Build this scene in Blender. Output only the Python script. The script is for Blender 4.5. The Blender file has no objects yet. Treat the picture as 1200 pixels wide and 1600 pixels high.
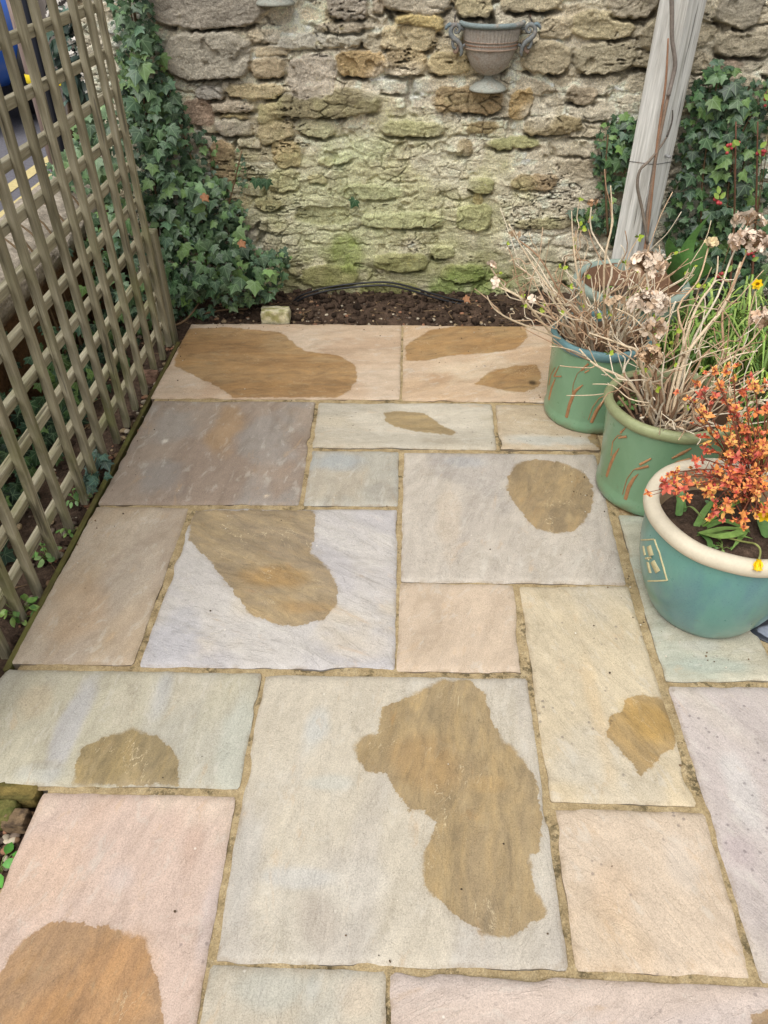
import bpy, math, random
import numpy as np
from math import radians, sin, cos, pi, sqrt, atan2
random.seed(11)
rng = np.random.default_rng(11)
C = bpy.context.scene.collection
SC = bpy.context.scene

# ------------------------------------------------------------------ camera
FPX = 1179.04
CAM = np.array([.31864, -.49037, 1.38538])
PIT, YAW, ROL = np.radians([39.4489, -2.1371, -0.5208])
_cp, _sp, _cy, _sy = cos(PIT), sin(PIT), cos(YAW), sin(YAW)
FWD = np.array([_sy*_cp, _cy*_cp, -_sp]); _r = np.array([_cy, -_sy, 0.]); _u = np.cross(_r, FWD)
RGT, UPV = cos(ROL)*_r+sin(ROL)*_u, -sin(ROL)*_r+cos(ROL)*_u
cd = bpy.data.cameras.new('camera'); co = bpy.data.objects.new('camera', cd); C.objects.link(co)
cd.sensor_fit = 'VERTICAL'; cd.sensor_height = 24; cd.lens = FPX/1600*24
cd.clip_start = .02; cd.clip_end = 400
from mathutils import Matrix, Vector
co.matrix_world = Matrix(((RGT[0], UPV[0], -FWD[0], CAM[0]), (RGT[1], UPV[1], -FWD[1], CAM[1]), (RGT[2], UPV[2], -FWD[2], CAM[2]), (0, 0, 0, 1)))
SC.camera = co
# ------------------------------------------------------------------ light
SUN_EL, SUN_AZ = radians(60), radians(205)       # azimuth clockwise from +Y: behind the camera, a little to its left
w = bpy.data.worlds.new('World'); SC.world = w; w.use_nodes = True
wn = w.node_tree.nodes; bg = wn['Background']; sk = wn.new('ShaderNodeTexSky')
sk.sky_type = 'NISHITA'; sk.sun_disc = False; sk.sun_elevation = SUN_EL; sk.sun_rotation = SUN_AZ
sk.air_density = 1; sk.dust_density = 4; sk.ozone_density = .6
hs = wn.new('ShaderNodeHueSaturation'); hs.inputs['Saturation'].default_value = .08
w.node_tree.links.new(sk.outputs[0], hs.inputs['Color']); w.node_tree.links.new(hs.outputs[0], bg.inputs[0]); bg.inputs[1].default_value = .15
sd = bpy.data.lights.new('sun', 'SUN'); so = bpy.data.objects.new('sun', sd); C.objects.link(so)
sd.energy = 1.5; sd.angle = radians(50); sd.color = (1, .965, .91)
_d = Vector((-sin(SUN_AZ)*cos(SUN_EL), -cos(SUN_AZ)*cos(SUN_EL), -sin(SUN_EL)))
so.rotation_euler = _d.to_track_quat('-Z', 'Y').to_euler()
SC.view_settings.view_transform = 'Standard'; SC.view_settings.look = 'None'
SC.view_settings.exposure = 0.23; SC.view_settings.gamma = 1

# ------------------------------------------------------------------ helpers: photo pixel (1200x1600) -> world
def ray(x, y): return FWD+RGT*((x-600)/FPX)-UPV*((y-800)/FPX)
def G(x, y, z=0.): d = ray(x, y); return CAM+(z-CAM[2])/d[2]*d
def WY(x, y, Y): d = ray(x, y); return CAM+(Y-CAM[1])/d[1]*d
def WX(x, y, X): d = ray(x, y); return CAM+(X-CAM[0])/d[0]*d
def lin(r, g, b): return np.array([(c/255/12.92 if c <= 10 else ((c/255+.055)/1.055)**2.4) for c in (r, g, b)])
# ------------------------------------------------------------------ vectorised noise
def _hash(ix, iy, s):
    h = (ix.astype(np.int64)*374761393+iy.astype(np.int64)*668265263+s*1274126177) & 0xffffffff
    h = ((h ^ (h >> 13))*1274126177) & 0xffffffff
    h = ((h ^ (h >> 15))*2246822519) & 0xffffffff
    return ((h ^ (h >> 16)) & 0xffffff)/float(0xffffff)
def vnoise(x, y, s=0):
    ix = np.floor(x); iy = np.floor(y); fx = x-ix; fy = y-iy
    fx = fx*fx*fx*(fx*(fx*6-15)+10); fy = fy*fy*fy*(fy*(fy*6-15)+10)
    a, b, c, d = _hash(ix, iy, s), _hash(ix+1, iy, s), _hash(ix, iy+1, s), _hash(ix+1, iy+1, s)
    return (a+(b-a)*fx)*(1-fy)+(c+(d-c)*fx)*fy
def fbm(x, y, o=4, s=0, g=.5):
    x = np.asarray(x, float); y = np.asarray(y, float); t = 0; a = 1; n = 0
    for k in range(o):
        t = t+a*vnoise(x*2**k+k*17.3, y*2**k-k*9.1, s+k*13); n += a; a *= g
    return t/n
def sst(a, b, x):
    t = np.clip((x-a)/(b-a), 0, 1); return t*t*(3-2*t)
def polysd(P, x, y):
    """signed distance, positive inside"""
    P = np.asarray(P, float); d = np.full(x.shape, 1e9); ins = np.zeros(x.shape, bool)
    for i in range(len(P)):
        a, b = P[i], P[(i+1) % len(P)]; e = b-a; wx = x-a[0]; wy = y-a[1]
        t = np.clip((wx*e[0]+wy*e[1])/max(e@e, 1e-12), 0, 1)
        d = np.minimum(d, (wx-t*e[0])**2+(wy-t*e[1])**2)
        c = (a[1] > y) != (b[1] > y)
        if a[1] != b[1]: ins ^= c & (x < (b[0]-a[0])*(y-a[1])/(b[1]-a[1])+a[0])
    d = np.sqrt(d); return np.where(ins, d, -d)
# ------------------------------------------------------------------ mesh builder
class MB:
    def __init__(s): s.v = []; s.c = []; s.u = []; s.lt = []; s.li = []; s.n = 0
    def add(s, v, f, col=(.5, .5, .5), uv=None):
        v = np.asarray(v, float).reshape(-1, 3); n = len(v)
        s.v.append(v); c = np.asarray(col, float)
        s.c.append(np.broadcast_to(c, (n, 3)) if c.ndim == 1 else c)
        s.u.append(np.zeros((n, 2)) if uv is None else np.asarray(uv, float))
        if isinstance(f, np.ndarray):
            s.lt.append(np.full(len(f), f.shape[1])); s.li.append(f.ravel()+s.n)
        else:
            s.lt.append(np.array([len(q) for q in f])); s.li.append(np.concatenate([np.asarray(q) for q in f])+s.n)
        s.n += n; return s
    def build(s, name, mat, parent=None, loc=None, smooth=True):
        me = bpy.data.meshes.new(name); o = bpy.data.objects.new(name, me); C.objects.link(o)
        v = np.concatenate(s.v); li = np.concatenate(s.li); lt = np.concatenate(s.lt)
        org = np.zeros(3)
        if parent is not None:
            o.parent = parent; q = parent
            while q is not None: org = org+np.array(q.location); q = q.parent
        elif loc is not None: org = np.array(loc, float); o.location = loc
        v = v-org
        me.vertices.add(len(v)); me.vertices.foreach_set('co', v.ravel())
        me.loops.add(len(li)); me.loops.foreach_set('vertex_index', li.astype(np.int32))
        me.polygons.add(len(lt)); me.polygons.foreach_set('loop_start', np.concatenate([[0], np.cumsum(lt)[:-1]]).astype(np.int32))
        me.polygons.foreach_set('loop_total', lt.astype(np.int32))
        me.polygons.foreach_set('use_smooth', np.full(len(lt), smooth))
        a = me.attributes.new('Col', 'FLOAT_COLOR', 'POINT')
        a.data.foreach_set('color', np.c_[np.concatenate(s.c), np.ones(len(v))].ravel().astype(np.float32))
        a = me.attributes.new('UVp', 'FLOAT_VECTOR', 'POINT')
        a.data.foreach_set('vector', np.c_[np.concatenate(s.u), np.zeros(len(v))].ravel().astype(np.float32))
        me.update(); me.validate(); me.materials.append(mat)
        return o
def gridf(nx, ny):
    i = np.arange(nx*ny).reshape(ny, nx)
    return np.c_[i[:-1, :-1].ravel(), i[:-1, 1:].ravel(), i[1:, 1:].ravel(), i[1:, :-1].ravel()]
def thing(name, label, cat, loc=(0, 0, 0), group=None):
    o = bpy.data.objects.new(name, None); C.objects.link(o); o.location = loc; o.empty_display_size = .05
    return tag(o, label, cat, group)
def tag(o, label=None, cat=None, group=None, kind=None):
    if label: o['label'] = label
    if cat: o['category'] = cat
    if group: o['group'] = group
    if kind: o['kind'] = kind
    return o
def tube(mb, pts, r, n=6, col=(.5, .5, .5), cap=True, smoothn=0):
    P = np.asarray(pts, float)
    r = np.broadcast_to(np.asarray(r, float), (len(P),)) if np.ndim(r) == 0 else np.asarray(r, float)
    if smoothn:
        t = np.linspace(0, len(P)-1, (len(P)-1)*smoothn+1); Q = []
        for tt in t:
            i = min(int(tt), len(P)-2); f = tt-i
            p0, p1, p2, p3 = P[max(i-1, 0)], P[i], P[i+1], P[min(i+2, len(P)-1)]
            Q.append(.5*((2*p1)+(-p0+p2)*f+(2*p0-5*p1+4*p2-p3)*f*f+(-p0+3*p1-3*p2+p3)*f**3))
        r = np.interp(t, np.arange(len(P)), r); P = np.array(Q)
    T = np.gradient(P, axis=0); T /= np.linalg.norm(T, axis=1)[:, None]+1e-9
    ref = np.array([.31, .17, .93]); V = []
    a = np.arange(n)*2*pi/n
    for p, tg, rr in zip(P, T, r):
        x = np.cross(tg, ref); nx = np.linalg.norm(x)
        if nx < .05: x = np.cross(tg, (1, 0, 0)); nx = np.linalg.norm(x)
        x /= nx; y = np.cross(tg, x); V.append(p+rr*(np.cos(a)[:, None]*x+np.sin(a)[:, None]*y))
    V = np.concatenate(V); k = len(P); F = []
    i = np.arange(n); j = (i+1) % n
    for q in range(k-1): F.append(np.c_[q*n+i, q*n+j, (q+1)*n+j, (q+1)*n+i])
    L = np.repeat(np.concatenate([[0], np.cumsum(np.linalg.norm(np.diff(P, axis=0), axis=1))]), n)
    uv = np.c_[np.tile(i/n, k), L]
    cc = np.asarray(col, float)
    if cc.ndim == 2: cc = np.repeat(cc if not smoothn else np.array([cc[min(int(round(x)), len(cc)-1)] for x in t]), n, 0)
    F = [tuple(q) for q in np.concatenate(F)]
    if cap: F += [tuple(range(n-1, -1, -1)), tuple(range((k-1)*n, k*n))]
    mb.add(V, F, cc, uv); return P
def box(mb, lo, hi, col=(.5, .5, .5), bev=0.):
    """bevelled box"""
    lo = np.asarray(lo, float); hi = np.asarray(hi, float)
    if bev <= 0:
        V = np.array([[(lo, hi)[i][0], (lo, hi)[j][1], (lo, hi)[k][2]] for i in (0, 1) for j in (0, 1) for k in (0, 1)])
        F = [(0, 1, 3, 2), (4, 6, 7, 5), (0, 4, 5, 1), (2, 3, 7, 6), (0, 2, 6, 4), (1, 5, 7, 3)]
        mb.add(V, F, col); return
    # chamfered: three sets of corner vertices
    V = []; idx = {}
    for i in (0, 1):
        for j in (0, 1):
            for k in (0, 1):
                for ax in range(3):
                    p = np.array([(lo, hi)[i][0], (lo, hi)[j][1], (lo, hi)[k][2]])
                    s_ = np.array([1 if i == 0 else -1, 1 if j == 0 else -1, 1 if k == 0 else -1])*bev
                    for b in range(3):
                        if b != ax: p[b] += s_[b]
                    idx[i, j, k, ax] = len(V); V.append(p)
    F = []
    for ax in range(3):
        o1, o2 = [b for b in range(3) if b != ax]
        for sdir in (0, 1):
            q = []
            for a_, b_ in ((0, 0), (1, 0), (1, 1), (0, 1)):
                t = [0, 0, 0]; t[ax] = sdir; t[o1] = a_; t[o2] = b_; q.append(idx[t[0], t[1], t[2], ax])
            F.append(tuple(q))
        for a_ in (0, 1):
            for b_ in (0, 1):
                q = []
                for e, axx in ((0, o1), (1, o1), (1, o2), (0, o2)):
                    t = [0, 0, 0]; t[ax] = e; t[o1] = a_; t[o2] = b_; q.append(idx[t[0], t[1], t[2], axx])
                F.append(tuple(q))
    for i in (0, 1):
        for j in (0, 1):
            for k in (0, 1): F.append(tuple(idx[i, j, k, a_] for a_ in range(3)))
    mb.add(V, F, col)
def fixn(o):
    import bmesh
    b = bmesh.new(); b.from_mesh(o.data); bmesh.ops.recalc_face_normals(b, faces=b.faces); b.to_mesh(o.data); b.free(); return o
def lathe(mb, prof, cx, cy, z0=0., n=96, col=(.5, .5, .5), a0=0., a1=2*pi, fn=None):
    pr = np.asarray(prof, float); full = abs(a1-a0-2*pi) < 1e-6
    a = np.linspace(a0, a1, n+1)[:n if full else n+1]; m = len(a)
    R = np.repeat(pr[:, 0][:, None], m, 1); Z = np.repeat(pr[:, 1][:, None], m, 1); A = np.repeat(a[None], len(pr), 0)
    if fn is not None: R, Z = fn(R, Z, A)
    V = np.stack([cx+R*np.cos(A), cy+R*np.sin(A), z0+Z], -1).reshape(-1, 3)
    uv = np.stack([A, Z], -1).reshape(-1, 2)
    i = np.arange(len(pr)*m).reshape(len(pr), m)
    if full: i = np.c_[i, i[:, :1]]
    F = np.c_[i[:-1, :-1].ravel(), i[:-1, 1:].ravel(), i[1:, 1:].ravel(), i[1:, :-1].ravel()]
    mb.add(V, F, col, uv)
def basis(n, up=(0, 0, 1.), tw=0.):
    n = np.asarray(n, float); n = n/np.linalg.norm(n); x = np.cross(up, n)
    if np.linalg.norm(x) < 1e-3: x = np.cross((0, 1, 0), n)
    x /= np.linalg.norm(x); y = np.cross(n, x)
    return cos(tw)*x+sin(tw)*y, -sin(tw)*x+cos(tw)*y, n
_ico = None
def ico():
    global _ico
    if _ico is None:
        import bmesh
        b = bmesh.new(); bmesh.ops.create_icosphere(b, subdivisions=2, radius=1)
        _ico = (np.array([v.co[:] for v in b.verts]), np.array([[v.index for v in f.verts] for f in b.faces])); b.free()
    return _ico
def rock(mb, p, s, col, rough=.25):
    V, F = ico(); k = rng.integers(0, 9999)
    d = 1+rough*(fbm(V[:, 0]*1.6+k, V[:, 1]*1.6+V[:, 2]*1.3, 3, int(k))-.5)*2
    q = V*d[:, None]; M_ = np.linalg.qr(rng.normal(size=(3, 3)))[0]
    sc = np.asarray(s, float)*np.ones(3)
    a = rng.uniform(0, 2*pi); q = q@M_.T*sc
    q = np.c_[q[:, 0]*cos(a)-q[:, 1]*sin(a), q[:, 0]*sin(a)+q[:, 1]*cos(a), q[:, 2]]
    mb.add(q+np.asarray(p), F, col)

# ------------------------------------------------------------------ material helper
class S:
    def __init__(s, name):
        s.m = bpy.data.materials.new(name); s.m.use_nodes = True; s.t = s.m.node_tree; s.N = s.t.nodes
        s.b = s.N['Principled BSDF']; s.b.inputs['Specular IOR Level'].default_value = .35
    def put(s, sock, v):
        if isinstance(v, bpy.types.NodeSocket): s.t.links.new(v, sock)
        elif isinstance(v, (int, float)):
            if sock.type == 'RGBA': sock.default_value = (v, v, v, 1)
            elif sock.type == 'VECTOR': sock.default_value = (v, v, v)
            else: sock.default_value = v
        else:
            v = tuple(float(q) for q in v); sock.default_value = v+(1,) if sock.type == 'RGBA' and len(v) == 3 else v
    def obj(s): return s.N.new('ShaderNodeTexCoord').outputs['Object']
    def gen(s): return s.N.new('ShaderNodeTexCoord').outputs['Generated']
    def attr(s, nm='Col', out='Color'):
        n = s.N.new('ShaderNodeAttribute'); n.attribute_name = nm; return n.outputs[out]
    def map(s, v, sc=(1, 1, 1), rot=(0, 0, 0), loc=(0, 0, 0)):
        n = s.N.new('ShaderNodeMapping'); s.put(n.inputs[0], v); n.inputs['Scale'].default_value = sc
        n.inputs['Rotation'].default_value = rot; n.inputs['Location'].default_value = loc; return n.outputs[0]
    def noise(s, v, scale, det=4, rough=.55, dist=0., out=0):
        n = s.N.new('ShaderNodeTexNoise'); s.put(n.inputs['Vector'], v); n.inputs['Scale'].default_value = scale
        n.inputs['Detail'].default_value = det; n.inputs['Roughness'].default_value = rough; n.inputs['Distortion'].default_value = dist
        return n.outputs[out]
    def vor(s, v, scale, feat='F1', out=0, rnd=1.):
        n = s.N.new('ShaderNodeTexVoronoi'); n.feature = feat; s.put(n.inputs['Vector'], v); n.inputs['Scale'].default_value = scale
        n.inputs['Randomness'].default_value = rnd; return n.outputs[out]
    def ramp(s, f, st, interp='LINEAR'):
        n = s.N.new('ShaderNodeValToRGB'); n.color_ramp.interpolation = interp; s.put(n.inputs[0], f); e = n.color_ramp.elements
        while len(e) < len(st): e.new(.5)
        for q, (p, c) in zip(e, st): q.position = p; q.color = (c, c, c, 1) if isinstance(c, (int, float)) else tuple(c)+(1,)
        return n.outputs[0]
    def mix(s, f, a, b, mode='MIX'):
        n = s.N.new('ShaderNodeMix'); n.data_type = 'RGBA'; n.blend_type = mode
        s.put(n.inputs[0], f); s.put(n.inputs[6], a); s.put(n.inputs[7], b); return n.outputs[2]
    def math(s, op, a, b=0., c=None, clamp=False):
        n = s.N.new('ShaderNodeMath'); n.operation = op; n.use_clamp = clamp; s.put(n.inputs[0], a); s.put(n.inputs[1], b)
        if c is not None: s.put(n.inputs[2], c)
        return n.outputs[0]
    def sep(s, v):
        n = s.N.new('ShaderNodeSeparateXYZ'); s.put(n.inputs[0], v); return n.outputs
    def step(s, v, a, b):
        n = s.N.new('ShaderNodeMapRange'); n.interpolation_type = 'SMOOTHSTEP'; s.put(n.inputs['Value'], v)
        s.put(n.inputs['From Min'], a); s.put(n.inputs['From Max'], b); return n.outputs[0]
    def bump(s, h, st=.3, dist=.01, nrm=None):
        n = s.N.new('ShaderNodeBump'); n.inputs['Strength'].default_value = st; n.inputs['Distance'].default_value = dist
        s.put(n.inputs['Height'], h)
        if nrm is not None: s.put(n.inputs['Normal'], nrm)
        return n.outputs[0]
    def out(s, col, rough=.8, nrm=None, spec=None, **k):
        s.put(s.b.inputs['Base Color'], col); s.put(s.b.inputs['Roughness'], rough)
        if nrm is not None: s.put(s.b.inputs['Normal'], nrm)
        if spec is not None: s.put(s.b.inputs['Specular IOR Level'], spec)
        for a, v in k.items(): s.put(s.b.inputs[a.replace('_', ' ')], v)
        return s.m

# ---- materials
def mat_slab(seed, ang, spots=0.3, riven=1.):
    s = S('riven sandstone'); o = s.obj(); o = s.map(o, loc=(seed*3.1, seed*1.7, 0))
    col = s.attr(); wet = s.attr('UVp', 'Vector'); wx = s.sep(wet)
    ro = s.map(o, rot=(0, 0, -ang)); st = s.map(ro, (1.5, 14, 1)); st2 = s.map(ro, (7, 90, 1))
    n1 = s.noise(st, 2.2, 6, .6, .6); n2 = s.noise(st2, 2.5, 4, .6, .3)
    fine = s.noise(o, 420, 3, .7); med = s.noise(o, 38, 5, .65); big = s.noise(o, 6, 5, .6, .5)
    c = s.mix(1., col, s.ramp(n1, [(.25, (.91, .905, .90)), (.5, (1, 1, 1)), (.75, (1.06, 1.06, 1.055))]), 'MULTIPLY')
    c = s.mix(1., c, s.ramp(n2, [(.3, .975), (.7, 1.025)]), 'MULTIPLY')
    c = s.mix(1., c, s.ramp(med, [(.3, .93), (.7, 1.05)]), 'MULTIPLY')
    c = s.mix(1., c, s.ramp(fine, [(.28, .70), (.5, 1.), (.72, 1.24)]), 'MULTIPLY')
    cl = s.noise(s.map(ro, (1, 2.2, 1)), 5, 6, .58, 1.6); c = s.mix(1., c, s.ramp(cl, [(.3, (.85, .84, .82)), (.45, (.975, .975, .975)), (.55, (1.015, 1.015, 1.015)), (.7, (1.09, 1.09, 1.085))]), 'MULTIPLY')
    pal_ = s.math('MULTIPLY', s.step(s.noise(s.map(ro, (1, 2.2, 1), loc=(3, 5, 0)), 13, 6, .7, .6), .54, .66), .30); c = s.mix(pal_, c, lin(204, 199, 188))
    rus_ = s.math('MULTIPLY', s.step(s.noise(s.map(ro, (1, 2.6, 1), loc=(8, 2, 0)), 7, 6, .7, .6), .58, .70), .30); c = s.mix(rus_, c, lin(190, 158, 120))
    # lichen specks and pits
    sp = s.vor(o, 46, out=0); spm = s.math('MULTIPLY', s.step(sp, .2, .1), s.step(s.noise(o, 5, 3, .6), .66-spots*.35, .74-spots*.3))
    c = s.mix(s.math('MULTIPLY', spm, .5), c, lin(92, 84, 86))
    wsp = s.math('MULTIPLY', s.step(s.vor(o, 21, out=0), .07, .04), s.step(s.noise(o, 9, 2), .55, .6))
    c = s.mix(s.math('MULTIPLY', wsp, .6), c, lin(228, 222, 210))
    # riven layers: thin cleft lines along terrace edges
    lay = s.noise(s.map(ro, (2.0, 5.0, 1)), 1.6, 7, .62, 1.2)
    t = s.math('MULTIPLY', lay, 13.); fr = s.math('FRACT', t); stp = s.math('ADD', s.math('FLOOR', t), s.step(fr, .80, 1.))
    edge = s.math('MULTIPLY', s.step(fr, .90, .955), s.step(fr, 1.0, .965))
    brk = s.step(s.noise(o, 9, 4, .6), .53, .64)
    edge = s.math('MULTIPLY', edge, brk)
    ws = s.math('ADD', wx[0], s.math('MULTIPLY', s.math('SUBTRACT', s.noise(o, 28, 6, .72, .3), .5), .036))
    fw = s.math('ADD', .0014, s.math('MULTIPLY', s.step(s.noise(o, 8, 3, .6), .48, .66), .009)); wm = s.math('ADD', s.math('DIVIDE', ws, fw), .5, None, True); deep = s.step(ws, .0, .035)
    wcol = s.mix(1., c, lin(213, 196, 164), 'MULTIPLY'); wcol = s.mix(1., wcol, s.ramp(s.noise(s.map(ro, (1, 2.6, 1), loc=(2, 9, 0)), 7, 6, .6, 1.8), [(.32, (.80, .81, .84)), (.48, (.98, .98, .99)), (.54, (1.03, 1.03, 1.02)), (.68, (1.18, 1.15, 1.09))]), 'MULTIPLY')
    wcol = s.mix(1., wcol, s.ramp(s.noise(st, 3.1, 6, .65, .8), [(.3, (.90, .90, .92)), (.5, (1, 1, 1)), (.7, (1.08, 1.05, .99))]), 'MULTIPLY')
    rim = s.math('MULTIPLY', s.step(ws, -.010, .0), s.math('SUBTRACT', 1., wm))
    c = s.mix(s.math('MULTIPLY', rim, .14), c, lin(130, 108, 80))
    c = s.mix(wm, c, wcol)
    c = s.mix(s.math('MULTIPLY', s.math('MULTIPLY', edge, .36*riven), s.math('ADD', s.math('MULTIPLY', wm, 1.7), .4)), c, lin(226, 208, 172))
    # darker stained border
    c = s.mix(s.math('MULTIPLY', s.math('MULTIPLY', s.step(wx[1], .009, .0), s.step(s.noise(o, 22, 4, .7), .42, .62)), .40), c, lin(132, 112, 84))
    c = s.mix(s.math('MULTIPLY', s.math('MULTIPLY', s.math('MULTIPLY', s.step(fr, .80, .85), s.step(fr, .90, .86)), brk), .16*riven), c, lin(110, 96, 76))
    h = s.math('ADD', s.math('MULTIPLY', stp, .5*riven), s.math('ADD', s.math('MULTIPLY', fine, .12), s.math('MULTIPLY', med, .7)))
    h = s.math('ADD', h, s.math('MULTIPLY', n2, .2))
    rg = s.mix(wm, s.ramp(med, [(.3, .72), (.7, .86)]), s.ramp(fine, [(.3, .50), (.7, .68)]))
    return s.out(c, rg, s.bump(h, .55, .0022), .3)
def mat_col(name, rough=.7, bs=120, bst=.3, bd=.002, var=.25, vs=30, spec=.3, streak=None):
    """vertex colour x noise"""
    s = S(name); o = s.obj(); c = s.attr()
    v = o if streak is None else s.map(o, streak)
    n = s.noise(v, vs, 5, .65); n2 = s.noise(v, bs, 4, .65)
    c = s.mix(1., c, s.ramp(n, [(.25, 1-var), (.75, 1+var)]), 'MULTIPLY')
    c = s.mix(1., c, s.ramp(n2, [(.25, 1-var*.7), (.75, 1+var*.7)]), 'MULTIPLY')
    return s.out(c, rough, s.bump(n2, bst, bd), spec)
def mat_wall():
    s = S('rubble limestone'); o = s.obj(); c = s.attr()
    sx = s.map(o, (1, 1, 1.9))
    n = s.noise(sx, 16, 7, .7, .4); g = s.noise(o, 150, 5, .75); g2 = s.noise(o, 480, 3, .7)
    c = s.mix(1., c, s.ramp(n, [(.25, .66), (.5, 1.), (.75, 1.25)]), 'MULTIPLY')
    c = s.mix(1., c, s.ramp(g, [(.28, .48), (.5, 1.), (.72, 1.5)]), 'MULTIPLY')
    c = s.mix(1., c, s.ramp(g2, [(.3, .68), (.7, 1.32)]), 'MULTIPLY')
    li = s.math('MULTIPLY', s.step(s.noise(o, 70, 4, .75), .60, .68), s.step(s.noise(o, 5.5, 4, .6), .50, .62))
    c = s.mix(s.math('MULTIPLY', li, .55), c, lin(214, 208, 192))
    ye = s.math('MULTIPLY', s.step(s.noise(s.map(o, loc=(4, 2, 1)), 40, 4, .75), .58, .66), s.step(s.noise(s.map(o, loc=(7, 1, 1)), 4.3, 4, .6), .54, .66))
    c = s.mix(s.math('MULTIPLY', ye, .4), c, lin(176, 158, 78))
    dk = s.math('MULTIPLY', s.step(s.noise(s.map(o, loc=(1, 8, 3)), 55, 5, .8), .60, .70), s.step(s.noise(s.map(o, loc=(2, 1, 9)), 7, 4, .6), .45, .6))
    c = s.mix(s.math('MULTIPLY', dk, .45), c, lin(74, 66, 50))
    h = s.math('ADD', s.math('MULTIPLY', n, 2.6), s.math('ADD', s.math('MULTIPLY', g, 1.), s.math('MULTIPLY', g2, .3)))
    pt_ = s.math('MULTIPLY', s.step(s.noise(o, 95, 6, .8, .3),   .36, .29), .4); c = s.mix(pt_, c, lin(72, 62, 44))
    return s.out(c, .93, s.bump(h, 1., .008), .15)
def mat_soil(name='garden soil'):
    s = S(name); o = s.obj(); c = s.attr()
    n = s.noise(o, 60, 6, .75); g = s.noise(o, 260, 4, .75)
    c = s.mix(1., c, s.ramp(n, [(.3, .45), (.5, .95), (.72, 1.7)]), 'MULTIPLY')
    c = s.mix(1., c, s.ramp(g, [(.3, .6), (.7, 1.5)]), 'MULTIPLY')
    return s.out(c, .95, s.bump(s.math('ADD', n, s.math('MULTIPLY', g, .5)), 1., .01), .2)
def mat_mortar():
    s = S('sandy mortar'); o = s.obj()
    n = s.noise(o, 30, 6, .7); g = s.noise(o, 330, 3, .75)
    c = s.ramp(n, [(.25, lin(128, 110, 80)), (.5, lin(168, 148, 112)), (.75, lin(190, 172, 138))])
    c = s.mix(1., c, s.ramp(g, [(.3, .66), (.5, 1.), (.7, 1.3)]), 'MULTIPLY')
    d = s.math('MULTIPLY', s.step(s.noise(o, 9, 5, .7), .50, .62), s.step(s.noise(o, 80, 4, .7), .44, .56))
    c = s.mix(s.math('MULTIPLY', d, .75), c, lin(62, 56, 38))
    gr = s.step(s.vor(o, 120, out=0), .18, .10); c = s.mix(s.math('MULTIPLY', gr, .5), c, lin(206, 190, 160))
    return s.out(c, .92, s.bump(s.math('ADD', g, s.math('MULTIPLY', n, 1.5)), .7, .003), .2)
def mat_wood(name, c0, c1, c2, ax=2, algae=0., scale=1.):
    s = S(name); o = s.obj(); sc = [22, 22, 22]; sc[ax] = 1.1; v = s.map(o, tuple(q*scale for q in sc))
    n = s.noise(v, 1.6, 6, .65, .5); f = s.noise(v, 9, 4, .7)
    c = s.ramp(n, [(.28, c0), (.5, c1), (.72, c2)])
    c = s.mix(1., c, s.ramp(f, [(.3, .78), (.7, 1.18)]), 'MULTIPLY')
    c = s.mix(1., c, s.attr(), 'MULTIPLY')
    if algae:
        a = s.step(s.noise(o, 5, 5, .7), .44, .66); z = s.sep(o)[2]
        c = s.mix(s.math('MULTIPLY', a, s.math('MULTIPLY', s.step(z, .95, .1), algae)), c, lin(108, 112, 58))
    cr = s.step(s.noise(v, 3.3, 3, .5), .36, .31)
    c = s.mix(s.math('MULTIPLY', cr, .55), c, lin(52, 46, 36))
    return s.out(c, .85, s.bump(s.math('SUBTRACT', s.math('ADD', n, s.math('MULTIPLY', f, .6)), s.math('MULTIPLY', cr, .8)), .6, .003), .2)
def mat_glaze(name, base, base2, dark, speck=.3, tint=None):
    s = S(name); o = s.obj()
    n = s.noise(s.map(o, (1, 1, .55)), 7, 5, .6, .4); g = s.noise(o, 260, 3, .7)
    c = s.ramp(n, [(.3, base), (.55, base2), (.8, base)])
    if tint is not None:
        d = s.step(s.noise(s.map(o, (1, 1, .35), loc=(.35, .1, .0)), 6.5, 4, .6), .50, .64)
        c = s.mix(s.math('MULTIPLY', d, s.math('ADD', .0, s.math('MULTIPLY', g, .9))), c, tint)
    c = s.mix(s.math('MULTIPLY', s.step(g, .58, .72), speck), c, dark)
    z = s.sep(o)[2]
    st = s.math('MULTIPLY', s.step(z, .05, .0), s.step(s.noise(o, 12, 4, .7), .4, .6)); c = s.mix(s.math('MULTIPLY', st, .6), c, lin(112, 98, 74)); sp_ = s.math('MULTIPLY', s.step(s.noise(o, 70, 4, .75), .62, .68), s.step(z, .16, .02)); c = s.mix(s.math('MULTIPLY', sp_, .5), c, lin(120, 106, 82))
    m = s.noise(o, 22, 3, .6)
    return s.out(c, s.ramp(m, [(.3, .27), (.7, .42)]), s.bump(s.math('ADD', m, s.math('MULTIPLY', g, .06)), .12, .004), .4, Coat_Weight=.5, Coat_Roughness=.14)
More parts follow.
